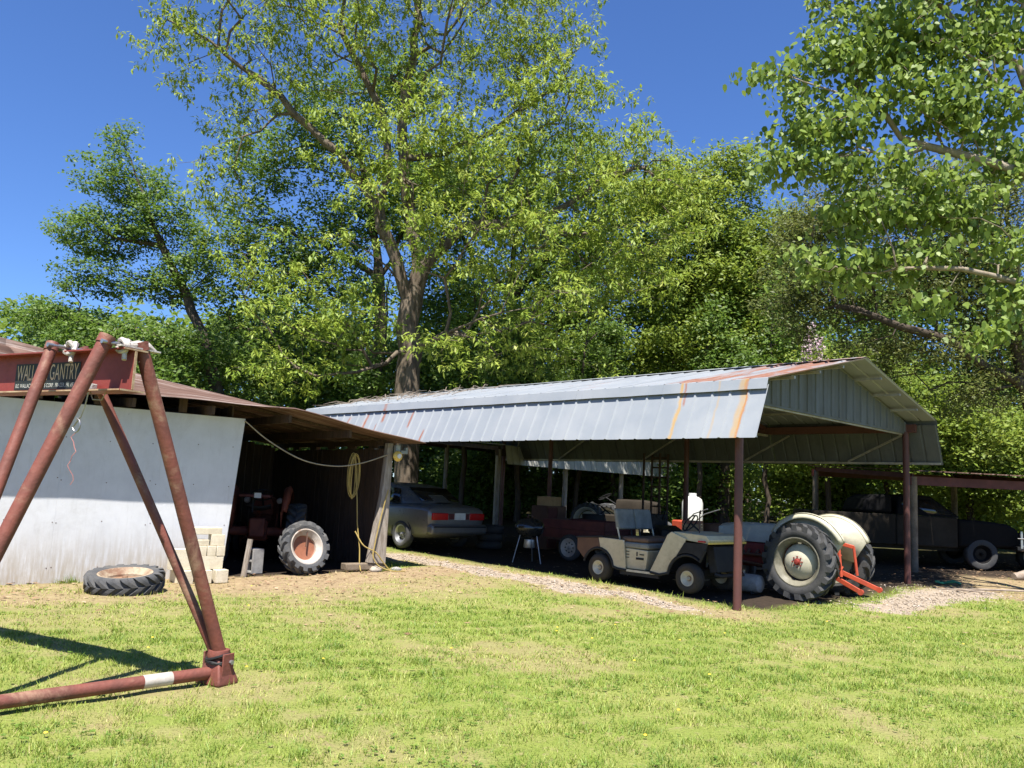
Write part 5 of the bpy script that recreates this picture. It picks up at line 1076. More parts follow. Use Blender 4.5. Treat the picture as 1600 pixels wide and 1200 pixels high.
# dark pickup under the lean-to, facing right
px_, py_ = 10.1, 21.3; trk = thing('pickup_truck', 'dark old pickup truck in deep shade behind the tractor', 'truck', (px_, py_, gh(px_, py_)), R(-6))
def build_truck(t):
    side = [(-2.55, 0.50), (-2.55, 1.22), (-0.55, 1.22), (-0.55, 1.24), (0.95, 1.22), (2.1, 1.12), (2.3, 0.98), (2.34, 0.52)]
    for y0, y1 in ((-0.93, -0.88), (0.88, 0.93)):
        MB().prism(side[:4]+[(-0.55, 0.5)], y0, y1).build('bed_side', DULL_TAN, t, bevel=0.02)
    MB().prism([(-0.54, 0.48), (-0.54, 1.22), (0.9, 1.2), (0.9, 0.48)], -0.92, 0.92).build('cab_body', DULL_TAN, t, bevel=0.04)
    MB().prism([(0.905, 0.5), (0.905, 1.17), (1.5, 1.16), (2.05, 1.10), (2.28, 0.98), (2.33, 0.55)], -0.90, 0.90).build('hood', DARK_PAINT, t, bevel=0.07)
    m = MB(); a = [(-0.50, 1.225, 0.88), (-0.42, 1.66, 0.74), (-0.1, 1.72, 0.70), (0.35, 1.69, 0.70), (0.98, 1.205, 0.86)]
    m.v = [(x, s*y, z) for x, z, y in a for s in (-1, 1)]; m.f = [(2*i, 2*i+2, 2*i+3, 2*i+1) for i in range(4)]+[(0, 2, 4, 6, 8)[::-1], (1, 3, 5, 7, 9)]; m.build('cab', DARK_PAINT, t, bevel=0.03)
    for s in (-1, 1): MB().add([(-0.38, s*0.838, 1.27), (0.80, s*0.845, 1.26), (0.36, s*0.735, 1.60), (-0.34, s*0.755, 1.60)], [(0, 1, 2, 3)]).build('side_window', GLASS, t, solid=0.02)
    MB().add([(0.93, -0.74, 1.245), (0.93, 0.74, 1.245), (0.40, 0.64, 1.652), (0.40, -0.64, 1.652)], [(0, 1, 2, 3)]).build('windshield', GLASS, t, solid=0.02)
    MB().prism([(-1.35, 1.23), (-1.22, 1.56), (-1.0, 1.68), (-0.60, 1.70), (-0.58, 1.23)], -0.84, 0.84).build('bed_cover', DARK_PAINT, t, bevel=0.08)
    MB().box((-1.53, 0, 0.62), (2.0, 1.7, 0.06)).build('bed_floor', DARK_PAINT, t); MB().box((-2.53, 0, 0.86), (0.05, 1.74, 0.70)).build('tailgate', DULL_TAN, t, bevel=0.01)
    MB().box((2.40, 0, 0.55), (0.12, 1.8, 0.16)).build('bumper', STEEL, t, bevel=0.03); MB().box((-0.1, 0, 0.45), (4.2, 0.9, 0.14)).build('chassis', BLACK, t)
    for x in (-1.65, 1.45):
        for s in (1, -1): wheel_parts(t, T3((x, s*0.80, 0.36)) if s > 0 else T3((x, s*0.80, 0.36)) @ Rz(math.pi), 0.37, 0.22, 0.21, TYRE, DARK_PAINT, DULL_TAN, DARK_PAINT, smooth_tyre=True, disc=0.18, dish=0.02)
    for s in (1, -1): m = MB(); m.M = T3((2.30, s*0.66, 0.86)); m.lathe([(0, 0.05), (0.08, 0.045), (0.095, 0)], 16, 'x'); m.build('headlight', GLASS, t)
build_truck(trk)
# metal frame trailer of scrap behind the far post
pw = (13.2, 20.6); t_ = thing('farm_trailer', 'low black farm trailer loaded with scrap right of the far post', 'trailer', (pw[0], pw[1], gh(*pw)), R(-4))
MB().box((0, 0, 0.55), (2.0, 1.3, 0.08)).build('bed', BLACK, t_)
for x in (-0.9, 0.9): MB().box((x, -0.63, 0.75), (0.05, 0.05, 0.4)).build('stake', STEEL, t_)
MB().tube([(-1.0, -0.66, 0.78), (1.0, -0.66, 0.80)], 0.012, 6).build('rail', STEEL, t_)
for s in (1, -1): wheel_parts(t_, T3((0, s*0.78, 0.3)) if s > 0 else T3((0, s*0.78, 0.3)) @ Rz(math.pi), 0.30, 0.18, 0.18, TYRE, STEEL, STEEL, STEEL, smooth_tyre=True, disc=0.15, dish=0.02)
MB().box((-0.45, 0.1, 0.74), (0.7, 0.7, 0.3)).build('scrap_engine', DARK_PAINT, t_, bevel=0.06); MB().tube([(0.1, -0.3, 0.62), (0.75, 0.2, 0.95), (0.9, 0.3, 0.7)], 0.05, 8).build('scrap_pipe', DARK_WOOD, t_)
# log, sticks, green plastic at the right
def lie(x, y, pts, r, name, label, cat, mat, n=10):
    z = gh(x, y); return tag(MB().tube([(x+a, y+b, gh(x+a, y+b)+c) for a, b, c in pts], r, n).build(name, mat), label, cat)
lie(11.7, 18.7, [(-0.6, -0.25, 0.07), (-0.2, -0.1, 0.11), (0.25, 0.1, 0.13), (0.75, 0.25, 0.10)], [0.07, 0.12, 0.13, 0.09], 'log', 'pale weathered log lying beyond the far carport post', 'log', LOG)
lie(9.2, 16.0, [(-0.8, -0.15, 0.03), (-0.2, 0.0, 0.04), (0.4, -0.02, 0.05), (1.2, 0.05, 0.03)], [0.012, 0.022, 0.02, 0.01], 'fallen_branch', 'long pale stick on the leaf litter right of the carport', 'branch', LOG, 6)
lie(8.5, 15.6, [(-0.4, 0.3, 0.03), (0.0, 0.12, 0.05), (0.5, -0.1, 0.03)], [0.010, 0.018, 0.008], 'fallen_branch', 'short crooked stick near the far carport post', 'branch', LOG, 6)
r = np.random.default_rng(9); m = MB()
m.grid(lambda a, b: (0.26*a+0.05*b, 0.10*b, 0.05+0.05*math.sin(a*4+b*3)*math.cos(b*2)), [i/5-1 for i in range(11)], [i/3-1 for i in range(7)])
gp = m.build('plastic_sheet', GREEN_PLASTIC, solid=0.004); gp.location = (8.85, 16.9, gh(8.85, 16.9)); tag(gp, 'crumpled green plastic scrap on the ground near the far post', 'plastic scrap')

# more clutter in the shade
def drum(v, u_, label, mat, tilt=0.0):
    l2 = place(v, u_); t = thing('oil_drum', label, 'drum', l2, tilt)
    m = MB(); m.lathe([(0, 0.0), (0.285, 0.0), (0.29, 0.02), (0.285, 0.28), (0.298, 0.30), (0.285, 0.32), (0.285, 0.56), (0.298, 0.58), (0.285, 0.60), (0.285, 0.86), (0.29, 0.88), (0.28, 0.885), (0.272, 0.868), (0, 0.868)], 28); m.build('shell', mat, t)
    m = MB(); m.M = T3((0.17, 0, 0.868)); m.lathe([(0, 0.02), (0.03, 0.02), (0.033, 0)], 12); m.build('bung', STEEL, t)
drum(4.9, 7.35, 'black oil drum beside the brown cabinet', BLACK); drum(5.35, 4.2, 'rusty oil drum behind the cart front', BROWN_CAB)
l2 = place(2.75, 8.75)
for k in range(3):
    wt = wheel_parts(None, T3((l2[0]+0.02*k, l2[1]-0.015*k, l2[2]+0.09+0.182*k)) @ Matrix.Rotation(R(90), 4, 'X'), 0.31, 0.18, 0.19, TYRE, BLACK, BLACK, BLACK, smooth_tyre=True, name='stacked_car_tyre', disc=0.17, dish=-0.02)
    tag(wt, ('black car tyre at the bottom of the stack by the sedan', 'black car tyre in the middle of the stack by the sedan', 'black car tyre on top of the stack by the sedan')[k], 'tyre', 'stacked car tyres')
l2 = place(5.6, 2.6); lum = thing('lumber_stack', 'stack of old boards on the ground behind the tractor hood', 'lumber', l2, H_U+0.06)
for k in range(4):
    for j in range(3): MB().box((random.uniform(-.15, .15), -0.22+0.22*j, 0.05+0.05*k), (2.6, 0.19, 0.042)).build('board', DARK_WOOD if (k+j) % 2 else TIMBER, lum)
# ---------------------------------------------------------------- trees
class Tree:
    def __init__(s, seed): s.r = np.random.default_rng(seed); s.p = []; s.par = []; s.len = []
    def add(s, pos, par):
        s.p.append(np.array(pos, float)); s.par.append(par); s.len.append(0 if par < 0 else s.len[par]+np.linalg.norm(s.p[-1]-s.p[par])); return len(s.p)-1
    def nearest(s, q): return int(np.argmin(((np.array(s.p)-q)**2).sum(1)))
    def path(s, pts, step=0.5, jit=0.06, spread=0.0):
        pts = [np.array(p, float) for p in pts]
        if s.p: cur = s.nearest(pts[0]); off = s.p[cur]-pts[0]
        else: cur = s.add(pts[0], -1); off = np.zeros(3)
        dd = s.r.uniform(-1, 1)*spread; tot = sum(np.linalg.norm(b-a) for a, b in zip(pts, pts[1:])); run = 0
        fine = at_px_curve(pts, 8); prev = pts[0]
        acc = 0
        for q in fine[1:]:
            q = np.array(q); acc += np.linalg.norm(q-prev); run += np.linalg.norm(q-prev); prev = q
            if acc >= step:
                acc = 0; j = s.r.normal(0, jit, 3); t = run/tot
                cur = s.add(q+off*(1-t)+np.array([0, dd*t, 0])+j, cur)
    def fill(s, lobes, n, wlen=0.22, seg=0.75, shell=0.45, sag=0.1):
        vol = np.array([l[3]*l[4]*l[5] for l in lobes])**0.85; pick = s.r.choice(len(lobes), n, p=vol/vol.sum()); P = []
        for i in pick:
            l = lobes[i]; d = s.r.normal(size=3); d /= np.linalg.norm(d); rad = s.r.random()**shell
            P.append(np.array(l[:3])+d*rad*np.array(l[3:6])*1.05)
        P = np.array(P); base = np.array(s.p[0]); order = np.argsort([np.min(((np.array(s.p)-q)**2).sum(1)) for q in P])
        cap = len(s.p)+n*6; arr = np.zeros((cap, 3)); ln = np.zeros(cap); k = len(s.p); arr[:k] = s.p; ln[:k] = s.len
        s.tips = []
        for i in order:
            q = P[i]; d = np.sqrt(((arr[:k]-q)**2).sum(1)); c = d+wlen*ln[:k]+np.where(arr[:k, 2] > q[2]+0.6, 0.5, 0); j = int(np.argmin(c)); dist = d[j]
            m_ = max(1, min(5, int(round(dist/seg)))); a = arr[j].copy(); cur = j; bend = s.r.normal(0, 0.10*dist, 3)
            for t in range(1, m_+1):
                f = t/m_; pos = a+(q-a)*f+bend*math.sin(math.pi*f)+np.array([0, 0, -sag*dist*math.sin(math.pi*f)*0.5])
                cur = s.add(pos, cur); arr[k] = pos; ln[k] = s.len[cur]; k += 1
            s.tips.append(cur)
    def radii(s, r_tip, r_base, pw=1.95):
        n = len(s.p); w_ = np.zeros(n); ch = np.zeros(n, int)
        for i in range(n):
            if s.par[i] >= 0: ch[s.par[i]] += 1
        w_[ch == 0] = 1
        for i in range(n-1, 0, -1): w_[s.par[i]] += w_[i]
        rr = w_**(1/pw); rr = r_tip+(rr-1)/(rr[0]-1)*(r_base-r_tip); s.rad = rr; s.ch = ch; return rr
    def wood(s, mat, parent, flare=1.5, name='trunk'):
        P = np.array(s.p); n = len(P); par = np.array(s.par); D = np.zeros((n, 3))
        for i in range(1, n): d = P[i]-P[par[i]]; D[i] += d/(np.linalg.norm(d)+1e-9); D[par[i]] += 0.5*d/(np.linalg.norm(d)+1e-9)
        D[0] = (0, 0, 1); D /= np.linalg.norm(D, axis=1)[:, None]+1e-9
        V = []; F = []; ring = {}
        def mk(i, k, rad, dirv):
            d = dirv; a = np.cross(d, (0.3, 0.9, 0.2)); a /= np.linalg.norm(a)+1e-9; b = np.cross(d, a); st = len(V)
            for t in range(k):
                an = 2*math.pi*t/k; f = 1.0
                if rad > 0.12: f = 1+0.10*math.sin(an*3+P[i][2]*1.3)+0.05*math.sin(an*5+P[i][2]*3)
                V.append(P[i]+(a*math.cos(an)+b*math.sin(an))*rad*f)
            return st
        for i in range(1, n):
            j = par[i]; k = 14 if s.rad[i] > 0.15 else (7 if s.rad[i] > 0.04 else (5 if s.rad[i] > 0.015 else 3))
            rj = min(s.rad[j], s.rad[i]*1.35 if s.rad[j] > s.rad[i]*1.6 else s.rad[j])
            main = s.rad[j] < s.rad[i]*1.6
            dj = D[j] if main else (P[i]-P[j])/(np.linalg.norm(P[i]-P[j])+1e-9)
            key = (j, k) if main else None
            if key in ring: a = ring[key]
            else:
                a = mk(j, k, rj*(flare if j == 0 else 1), dj)
                if key: ring[key] = a
            b = ring.get((i, k))
            if b is None: b = mk(i, k, s.rad[i], D[i]); ring[(i, k)] = b
            F += [(a+t, a+(t+1) % k, b+(t+1) % k, b+t) for t in range(k)]
        me = bpy.data.meshes.new(name); me.from_pydata([tuple(v) for v in V], [], F); me.shade_smooth(); return link(name, me, mat, parent)
def leaf_mesh(name, C, ax, nr, L, Wd, rnd, kind):
    """C centres/bases, ax long axis, nr normal, L length, Wd width"""
    n = len(C); side = np.cross(nr, ax); side /= np.linalg.norm(side, axis=1)[:, None]+1e-9
    L_, W2 = L[:, None], Wd[:, None]
    if kind == 'quad':
        pts = [C, C+ax*L_*0.5+side*W2*0.5+nr*W2*0.12, C+ax*L_, C+ax*L_*0.5-side*W2*0.5+nr*W2*0.12]
    else:                                       # broad, drooping, two folded halves
        dn = nr*-0.18*L_
        pts = [C, C+ax*L_*0.15+side*W2*0.42, C+ax*L_*0.55+side*W2*0.46+dn*0.5, C+ax*L_*1.05+dn*1.4, C+ax*L_*0.55-side*W2*0.46+dn*0.5, C+ax*L_*0.15-side*W2*0.42]
        mid = [C-nr*W2*0.08, C+ax*L_*0.55-nr*W2*0.07]
        v = np.stack(pts, 1).reshape(-1, 3); ids = 6*np.arange(n)[:, None]
        f = np.concatenate([ids+np.array([[0, 1, 2, 3]]), ids+np.array([[0, 3, 4, 5]])], 1).reshape(-1)
        return npmesh(name, v, 4, f, {'rnd': np.repeat(rnd, 6)})
    v = np.stack(pts, 1).reshape(-1, 3)
    return npmesh(name, v, 4, np.arange(4*n), {'rnd': np.repeat(rnd, 4)})
def unit(a): return a/(np.linalg.norm(a, axis=1)[:, None]+1e-9)
def leaves(t, per, sigma, size, aspect, mode, thin=1.0, rmax=0.02, inner=0.5):
    r = t.r; P = np.array(t.p); idx = np.array([i for i in range(len(P)) if t.rad[i] < rmax]); tips = np.zeros(len(P), bool); tips[t.tips] = True
    w_ = np.where(tips[idx], 1.0, inner); cnt = r.poisson(per*w_); node = np.repeat(idx, cnt); n = len(node)
    jn = r.random(len(P)); c = P[node]+r.normal(0, 1, (n, 3))*np.array([sigma, sigma, sigma*0.6])
    if mode == 'spray':                          # pecan: tufts of narrow leaflets hanging from each shoot
        m_ = max(1, n//8); cc = c[:m_]; nodec = node[:m_]; r.shuffle(cc)
        sh_ = r.permutation(n)[:m_]; cc = c[sh_]; nodec = node[sh_]
        C = np.repeat(cc, 8, 0)+r.normal(0, 0.05, (m_*8, 3)); a = r.uniform(0, 6.283, m_*8); el = r.uniform(-1.35, 0.25, m_*8)
        ax = np.stack([np.cos(a)*np.cos(el), np.sin(a)*np.cos(el), np.sin(el)], 1); nr = unit(np.cross(ax, np.stack([-np.sin(a), np.cos(a), 0*a], 1))*0.6+np.array([-0.1, -0.5, 0.65])+r.normal(0, .25, ax.shape)); nr = unit(nr-ax*(nr*ax).sum(1)[:, None])
        nr *= np.sign(nr[:, 2:3]+1e-9); L = size*r.uniform(0.6, 1.3, len(C)); rn = np.clip(np.repeat(jn[nodec]*0.5+0.25*r.random(m_), 8)+0.3*r.random(len(C)), 0, 1)
        return C, ax, nr, L, L*aspect, rn
    a = r.uniform(0, 6.283, n); el = r.normal(-0.75 if mode == 'broad' else -0.2, 0.45, n)
    ax = np.stack([np.cos(a)*np.cos(el), np.sin(a)*np.cos(el), np.sin(el)], 1)
    nr = unit(np.array([-0.12, -0.62, 0.85])+r.normal(0, 0.50, (n, 3))); nr = unit(nr-ax*(nr*ax).sum(1)[:, None])
    L = size*r.uniform(0.6, 1.35, n); rn = np.clip(jn[node]*0.45+0.55*r.random(n), 0, 1)
    return c, ax, nr, L, L*aspect, rn
def make_tree(name, label, cat, paths, lobes, nfill, trunk_r, leafmat, barkmat, per, sigma, size, aspect, mode='leaf', seed=1, rmax=0.02, inner=0.5, group=None, spread=1.2, r_tip=0.004, wlen=0.22, kind='quad', down=0.6, shell=0.45):
    t = Tree(seed); p0 = np.array(paths[0][0], float); g0 = gh(p0[0], p0[1])
    if p0[2] > g0: paths = [[(p0[0], p0[1], g0-0.15)]+list(paths[0])]+list(paths[1:])
    t.path(paths[0], 0.6, 0.05, 0)
    for pa in paths[1:]: t.path(pa, 0.5, 0.07, spread)
    t.fill(lobes, nfill, wlen, shell=shell); t.radii(r_tip, trunk_r)
    b = t.p[0]; root = thing(name, label, cat, (b[0], b[1], b[2]), 0, group)
    for i in range(len(t.p)): t.p[i] = t.p[i]-b
    t.wood(barkmat, root)
    me = leaf_mesh('crown', *leaves(t, per, sigma, size, aspect, mode, rmax=rmax, inner=inner), kind)
    link('crown', me, leafmat, root); return root
PECAN_LEAF = leafy('young_pecan_leaf', [(0, (0.125, 0.20, 0.022)), (0.45, (0.225, 0.315, 0.040)), (0.8, (0.33, 0.40, 0.07)), (1, (0.43, 0.45, 0.13))], 0.38, tcol=(0.42, 0.45, 0.05))
OAK_LEAF = leafy('water_oak_leaf', [(0, (0.060, 0.115, 0.02)), (0.5, (0.120, 0.200, 0.032)), (1, (0.205, 0.285, 0.055))], 0.45, tcol=(0.22, 0.36, 0.03), spec=0.45)
MID_LEAF = leafy('mid_green_leaf', [(0, (0.070, 0.130, 0.02)), (0.5, (0.145, 0.225, 0.032)), (1, (0.24, 0.315, 0.055))], 0.45, tcol=(0.32, 0.42, 0.04))
FRESH_LEAF = leafy('fresh_green_leaf', [(0, (0.095, 0.155, 0.02)), (0.5, (0.19, 0.265, 0.035)), (1, (0.29, 0.345, 0.065))], 0.4, tcol=(0.42, 0.48, 0.05))
CEDAR_LEAF = leafy('dull_cedar_foliage', [(0, (0.055, 0.075, 0.018)), (0.5, (0.120, 0.145, 0.034)), (1, (0.22, 0.235, 0.06))], 0.35, tcol=(0.2, 0.2, 0.04))
BROAD_LEAF = leafy('broad_soft_leaf', [(0, (0.10, 0.165, 0.028)), (0.5, (0.185, 0.265, 0.045)), (1, (0.30, 0.38, 0.09))], 0.42, tcol=(0.35, 0.45, 0.06), spec=0.4)
PECAN_L = [(-10.6, 24.5, 14.7, 1.5, 2, 1.5), (-8.5, 24.5, 15.4, 2.4, 3, 1.7), (-8.3, 24.5, 12.9, 2.1, 2, 1.3), (-5.5, 25.5, 16.1, 2.5, 4, 2.0), (-2.2, 25.5, 16.3, 3.1, 4, 2.0), (0.7, 25.5, 15.8, 1.8, 3, 1.8), (-4.8, 23.5, 11.2, 1.6, 2, 1.3), (-1.9, 24.5, 12.0, 2.8, 4, 1.9), (1.7, 25.5, 12.8, 2.2, 3, 1.8), (3.9, 26.5, 12.4, 1.6, 3, 1.6), (5.2, 27.5, 11.1, 1.7, 3, 1.9), (1.7, 24.5, 9.7, 2.6, 3, 1.5), (-0.9, 23.5, 8.5, 2.3, 3, 1.4), (-6.1, 23.5, 6.3, 1.8, 2, 0.8), (-5.0, 23.5, 7.7, 1.4, 2, 1.1), (0.8, 23.5, 6.8, 2.2, 2, 1.0), (3.2, 25.5, 8.6, 2.0, 3, 1.4), (-7.6, 23.5, 8.0, 1.3, 2, 0.9), (-3.1, 22.5, 9.2, 1.9, 2, 1.2), (-7.5, 25.5, 19.6, 4.3, 5, 2.2), (-2.0, 25.5, 19.9, 3.9, 5, 2.2), (-9.4, 24.5, 10.4, 0.9, 2, 1.1), (-0.0, 23.5, 13.6, 1.6, 2, 1.4), (-6.4, 23.5, 4.7, 1.6, 2, 0.6), (-4.5, 23.5, 5.8, 1.4, 2, 0.9), (-1.5, 23.5, 5.6, 1.6, 2, 0.9), (1.5, 24.5, 5.5, 2.1, 2, 0.7)]
PECAN_P = [[(-3.1, 25.5, 1.3), (-3.2, 25.5, 3.9), (-3.2, 25.5, 5.5), (-3.3, 25.5, 7.1)], [(-3.3, 25.5, 7.1), (-3.1, 25.5, 8.3), (-3.5, 25.5, 10.2), (-3.9, 25.5, 12.3), (-3.8, 25.5, 14.7), (-3.7, 25.5, 17.3), (-4.1, 25.5, 20.0)], [(-3.3, 25.5, 7.1), (-4.3, 25.5, 9.5), (-5.3, 25.5, 11.1), (-6.3, 25.5, 12.1), (-7.8, 25.5, 13.4), (-9.3, 25.5, 14.4), (-10.9, 25.5, 15.2)], [(-3.1, 25.5, 8.3), (-1.8, 25.5, 9.7), (-0.4, 25.5, 9.9), (0.8, 25.5, 10.3), (2.2, 25.5, 11.1), (3.9, 26.5, 12.2), (5.0, 26.5, 11.6)], [(-3.9, 25.5, 12.3), (-1.6, 25.5, 13.0), (0.2, 25.5, 14.2), (1.6, 25.5, 15.4)], [(-3.2, 25.5, 5.5), (-4.1, 24.5, 5.0), (-5.1, 23.5, 4.5), (-6.0, 23.5, 4.7), (-7.0, 23.5, 5.4)], [(-3.2, 25.5, 5.9), (-1.6, 24.5, 6.2), (-0.1, 23.5, 6.4), (1.7, 23.5, 6.7)], [(-4.3, 25.5, 9.5), (-4.3, 25.5, 12.3), (-5.2, 25.5, 14.6), (-6.4, 25.5, 16.7)]]
OAKLEFT_L = [(-15.3, 30.0, 14.0, 0.7, 0.7, 0.8), (-14.9, 30.0, 12.5, 1.7, 1.6, 0.9), (-15.4, 30.0, 10.3, 1.8, 1.7, 0.9), (-13.5, 30.0, 11.0, 1.4, 1.2, 1.2), (-15.2, 30.0, 8.5, 1.7, 1.6, 0.7), (-12.7, 30.0, 8.6, 1.4, 1.2, 0.8), (-16.7, 30.0, 7.1, 2.0, 1.8, 0.5), (-13.7, 30.0, 6.2, 2.8, 2.5, 1.0), (-11.2, 30.0, 5.8, 1.6, 1.5, 1.0), (-15.8, 30.0, 5.6, 1.6, 1.5, 0.8), (-12.0, 30.0, 9.6, 1.2, 1.0, 1.2)]
OAKLEFT_P = [[(-10.0, 30.0, 0.9), (-10.4, 30.0, 3.7), (-11.2, 30.0, 6.3), (-12.1, 30.0, 8.1), (-13.1, 30.0, 9.8), (-13.9, 30.0, 11.5), (-14.6, 30.0, 12.9), (-15.3, 30.0, 14.4)], [(-12.1, 30.0, 8.1), (-13.5, 30.0, 8.3), (-15.2, 30.0, 8.5)], [(-13.1, 30.0, 9.8), (-14.4, 30.0, 10.0), (-15.7, 30.0, 10.4)], [(-11.2, 30.0, 6.3), (-13.4, 30.0, 6.7), (-15.8, 30.0, 7.0), (-17.4, 30.0, 7.2)], [(-13.9, 30.0, 11.5), (-15.1, 30.0, 11.9), (-16.1, 30.0, 12.4)]]
OAKMID_L = [(-10.2, 33.0, 14.6, 2.0, 1.8, 1.5), (-7.9, 33.0, 16.4, 2.3, 2.1, 1.8), (-11.0, 33.0, 11.3, 1.9, 1.7, 1.5), (-8.5, 33.0, 10.4, 2.5, 2.3, 2.0), (-6.6, 33.0, 12.6, 2.0, 1.8, 2.0), (-9.8, 33.0, 6.9, 2.8, 2.5, 1.4), (-7.2, 33.0, 6.5, 2.3, 2.1, 1.4), (-5.4, 33.0, 18.2, 1.8, 1.6, 1.5), (-12.0, 33.0, 8.6, 1.3, 1.1, 1.3), (-4.3, 33.0, 13.5, 2.3, 2.1, 2.3), (-9.4, 33.0, 5.3, 2.5, 2.3, 1.0), (-6.1, 33.0, 5.2, 2.3, 2.1, 1.0), (-3.1, 33.0, 6.2, 2.0, 1.8, 1.3)]
OAKMID_P = [[(-5.1, 33.0, 1.2), (-5.3, 33.0, 4.5), (-5.6, 33.0, 10.0), (-6.6, 33.0, 14.5), (-7.4, 33.0, 17.5)], [(-5.6, 33.0, 10.0), (-8.1, 33.0, 11.2), (-10.7, 33.0, 11.6)], [(-6.6, 33.0, 14.5), (-8.9, 33.0, 15.2), (-10.5, 33.0, 14.9)], [(-5.5, 33.0, 7.6), (-7.8, 33.0, 7.2), (-10.4, 33.0, 7.4)], [(-5.6, 33.0, 10.0), (-4.5, 33.0, 12.7), (-4.4, 33.0, 14.6)]]
OAKCENTRE_L = [(-1.2, 36.0, 8.4, 3.0, 2.7, 2.5), (2.2, 36.0, 8.0, 3.3, 3.0, 1.9), (-2.7, 36.0, 14.7, 3.6, 3.2, 3.0), (1.0, 36.0, 15.2, 3.6, 3.2, 3.0), (5.2, 36.0, 9.8, 3.0, 2.7, 2.8), (4.8, 36.0, 13.9, 2.8, 2.5, 2.5), (-3.0, 36.0, 10.3, 2.2, 2.0, 2.2), (2.0, 36.0, 11.4, 3.0, 2.7, 2.2)]
OAKCENTRE_P = [[(0.2, 36.0, 1.5), (-0.1, 36.0, 6.2), (-0.2, 36.0, 10.4), (-0.1, 36.0, 14.8)], [(-0.1, 36.0, 6.2), (2.1, 36.0, 8.5), (4.6, 36.0, 10.1)], [(-0.2, 36.0, 10.4), (2.5, 36.0, 13.2), (4.8, 36.0, 14.2)], [(-0.2, 36.0, 10.4), (-2.3, 36.0, 12.4), (-3.0, 36.0, 14.7)]]
GREENRIGHT_L = [(6.5, 33.0, 13.8, 1.8, 1.6, 1.5), (7.3, 33.0, 10.9, 2.3, 2.1, 2.3), (8.3, 33.0, 13.1, 1.8, 1.6, 1.8), (9.2, 33.0, 10.1, 2.0, 2.1, 2.3), (7.1, 33.0, 7.7, 2.5, 2.3, 1.4), (10.2, 33.0, 7.8, 2.3, 2.1, 1.5), (10.7, 33.0, 11.6, 1.8, 1.8, 2.0), (8.8, 33.0, 15.3, 1.5, 1.4, 0.9)]
GREENRIGHT_P = [[(8.5, 33.0, 1.7), (8.4, 33.0, 5.1), (8.1, 33.0, 8.8), (7.8, 33.0, 12.8), (7.5, 33.0, 14.9)], [(8.1, 33.0, 8.8), (9.7, 33.0, 10.7), (10.4, 33.0, 11.8)], [(8.4, 33.0, 6.2), (10.2, 33.0, 7.6), (11.2, 33.0, 8.1)], [(8.1, 33.0, 8.8), (6.8, 33.0, 10.6), (6.5, 33.0, 13.0)]]
CEDAR_L = [(8.4, 20.0, 7.2, 1.8, 1.7, 1.2), (10.6, 20.0, 7.8, 1.5, 1.5, 1.7), (7.1, 20.0, 6.7, 1.2, 1.1, 1.2), (9.3, 20.0, 5.4, 1.7, 1.5, 0.7), (11.8, 20.0, 6.6, 1.1, 1.7, 1.8), (7.9, 20.0, 8.8, 1.4, 1.2, 1.1), (10.0, 20.0, 9.4, 1.7, 1.5, 1.1), (11.9, 20.0, 9.5, 1.2, 1.2, 1.4), (7.0, 20.0, 8.1, 0.8, 0.7, 0.8), (11.2, 20.0, 4.5, 1.2, 1.1, 0.6)]
CEDAR_P = [[(12.9, 20.0, 1.7), (12.8, 20.0, 3.5), (12.4, 20.0, 4.6), (12.3, 20.0, 7.1), (12.1, 20.0, 9.5)], [(12.4, 20.0, 4.6), (11.3, 20.0, 5.1), (10.1, 20.0, 5.7), (8.8, 20.0, 5.9), (7.6, 20.0, 6.2)], [(12.3, 20.0, 7.1), (10.9, 20.0, 7.8), (9.3, 20.0, 7.9), (7.9, 20.0, 7.7)], [(12.4, 20.0, 4.6), (11.5, 19.5, 4.6), (10.5, 19.0, 4.7), (9.7, 19.0, 4.5)], [(12.3, 20.0, 7.1), (10.6, 20.0, 9.0), (8.7, 20.0, 9.1)]]
BIGLEAF_L = [(4.6, 14.5, 9.2, 0.6, 0.6, 0.4), (5.9, 14.5, 9.9, 0.9, 0.8, 0.7), (5.5, 14.5, 8.5, 1.0, 0.9, 0.6), (7.1, 14.5, 10.2, 1.1, 1.0, 0.7), (7.0, 14.5, 9.0, 1.0, 0.9, 0.6), (8.6, 14.5, 10.3, 0.9, 0.8, 0.8), (4.9, 14.5, 7.7, 0.7, 0.7, 0.4), (8.1, 14.5, 8.9, 1.0, 0.9, 0.7), (8.1, 14.5, 6.9, 0.7, 0.6, 0.4), (6.4, 14.5, 5.9, 0.9, 0.8, 0.3), (8.7, 14.5, 6.3, 0.5, 0.5, 0.6), (6.1, 14.5, 7.7, 0.9, 0.8, 0.4), (6.8, 14.5, 11.8, 1.7, 1.5, 0.8), (8.9, 14.5, 11.9, 1.3, 1.2, 0.9), (8.9, 14.5, 8.0, 0.7, 0.6, 0.6), (7.3, 14.5, 5.3, 0.7, 0.6, 0.2), (7.6, 14.5, 7.3, 0.9, 0.8, 0.6), (6.2, 14.5, 6.8, 0.8, 0.7, 0.4), (8.9, 14.5, 5.4, 0.4, 0.5, 0.6), (5.5, 14.5, 5.8, 0.7, 0.6, 0.3), (8.3, 14.5, 4.7, 0.6, 0.5, 0.3), (7.2, 14.5, 6.2, 0.7, 0.6, 0.3)]
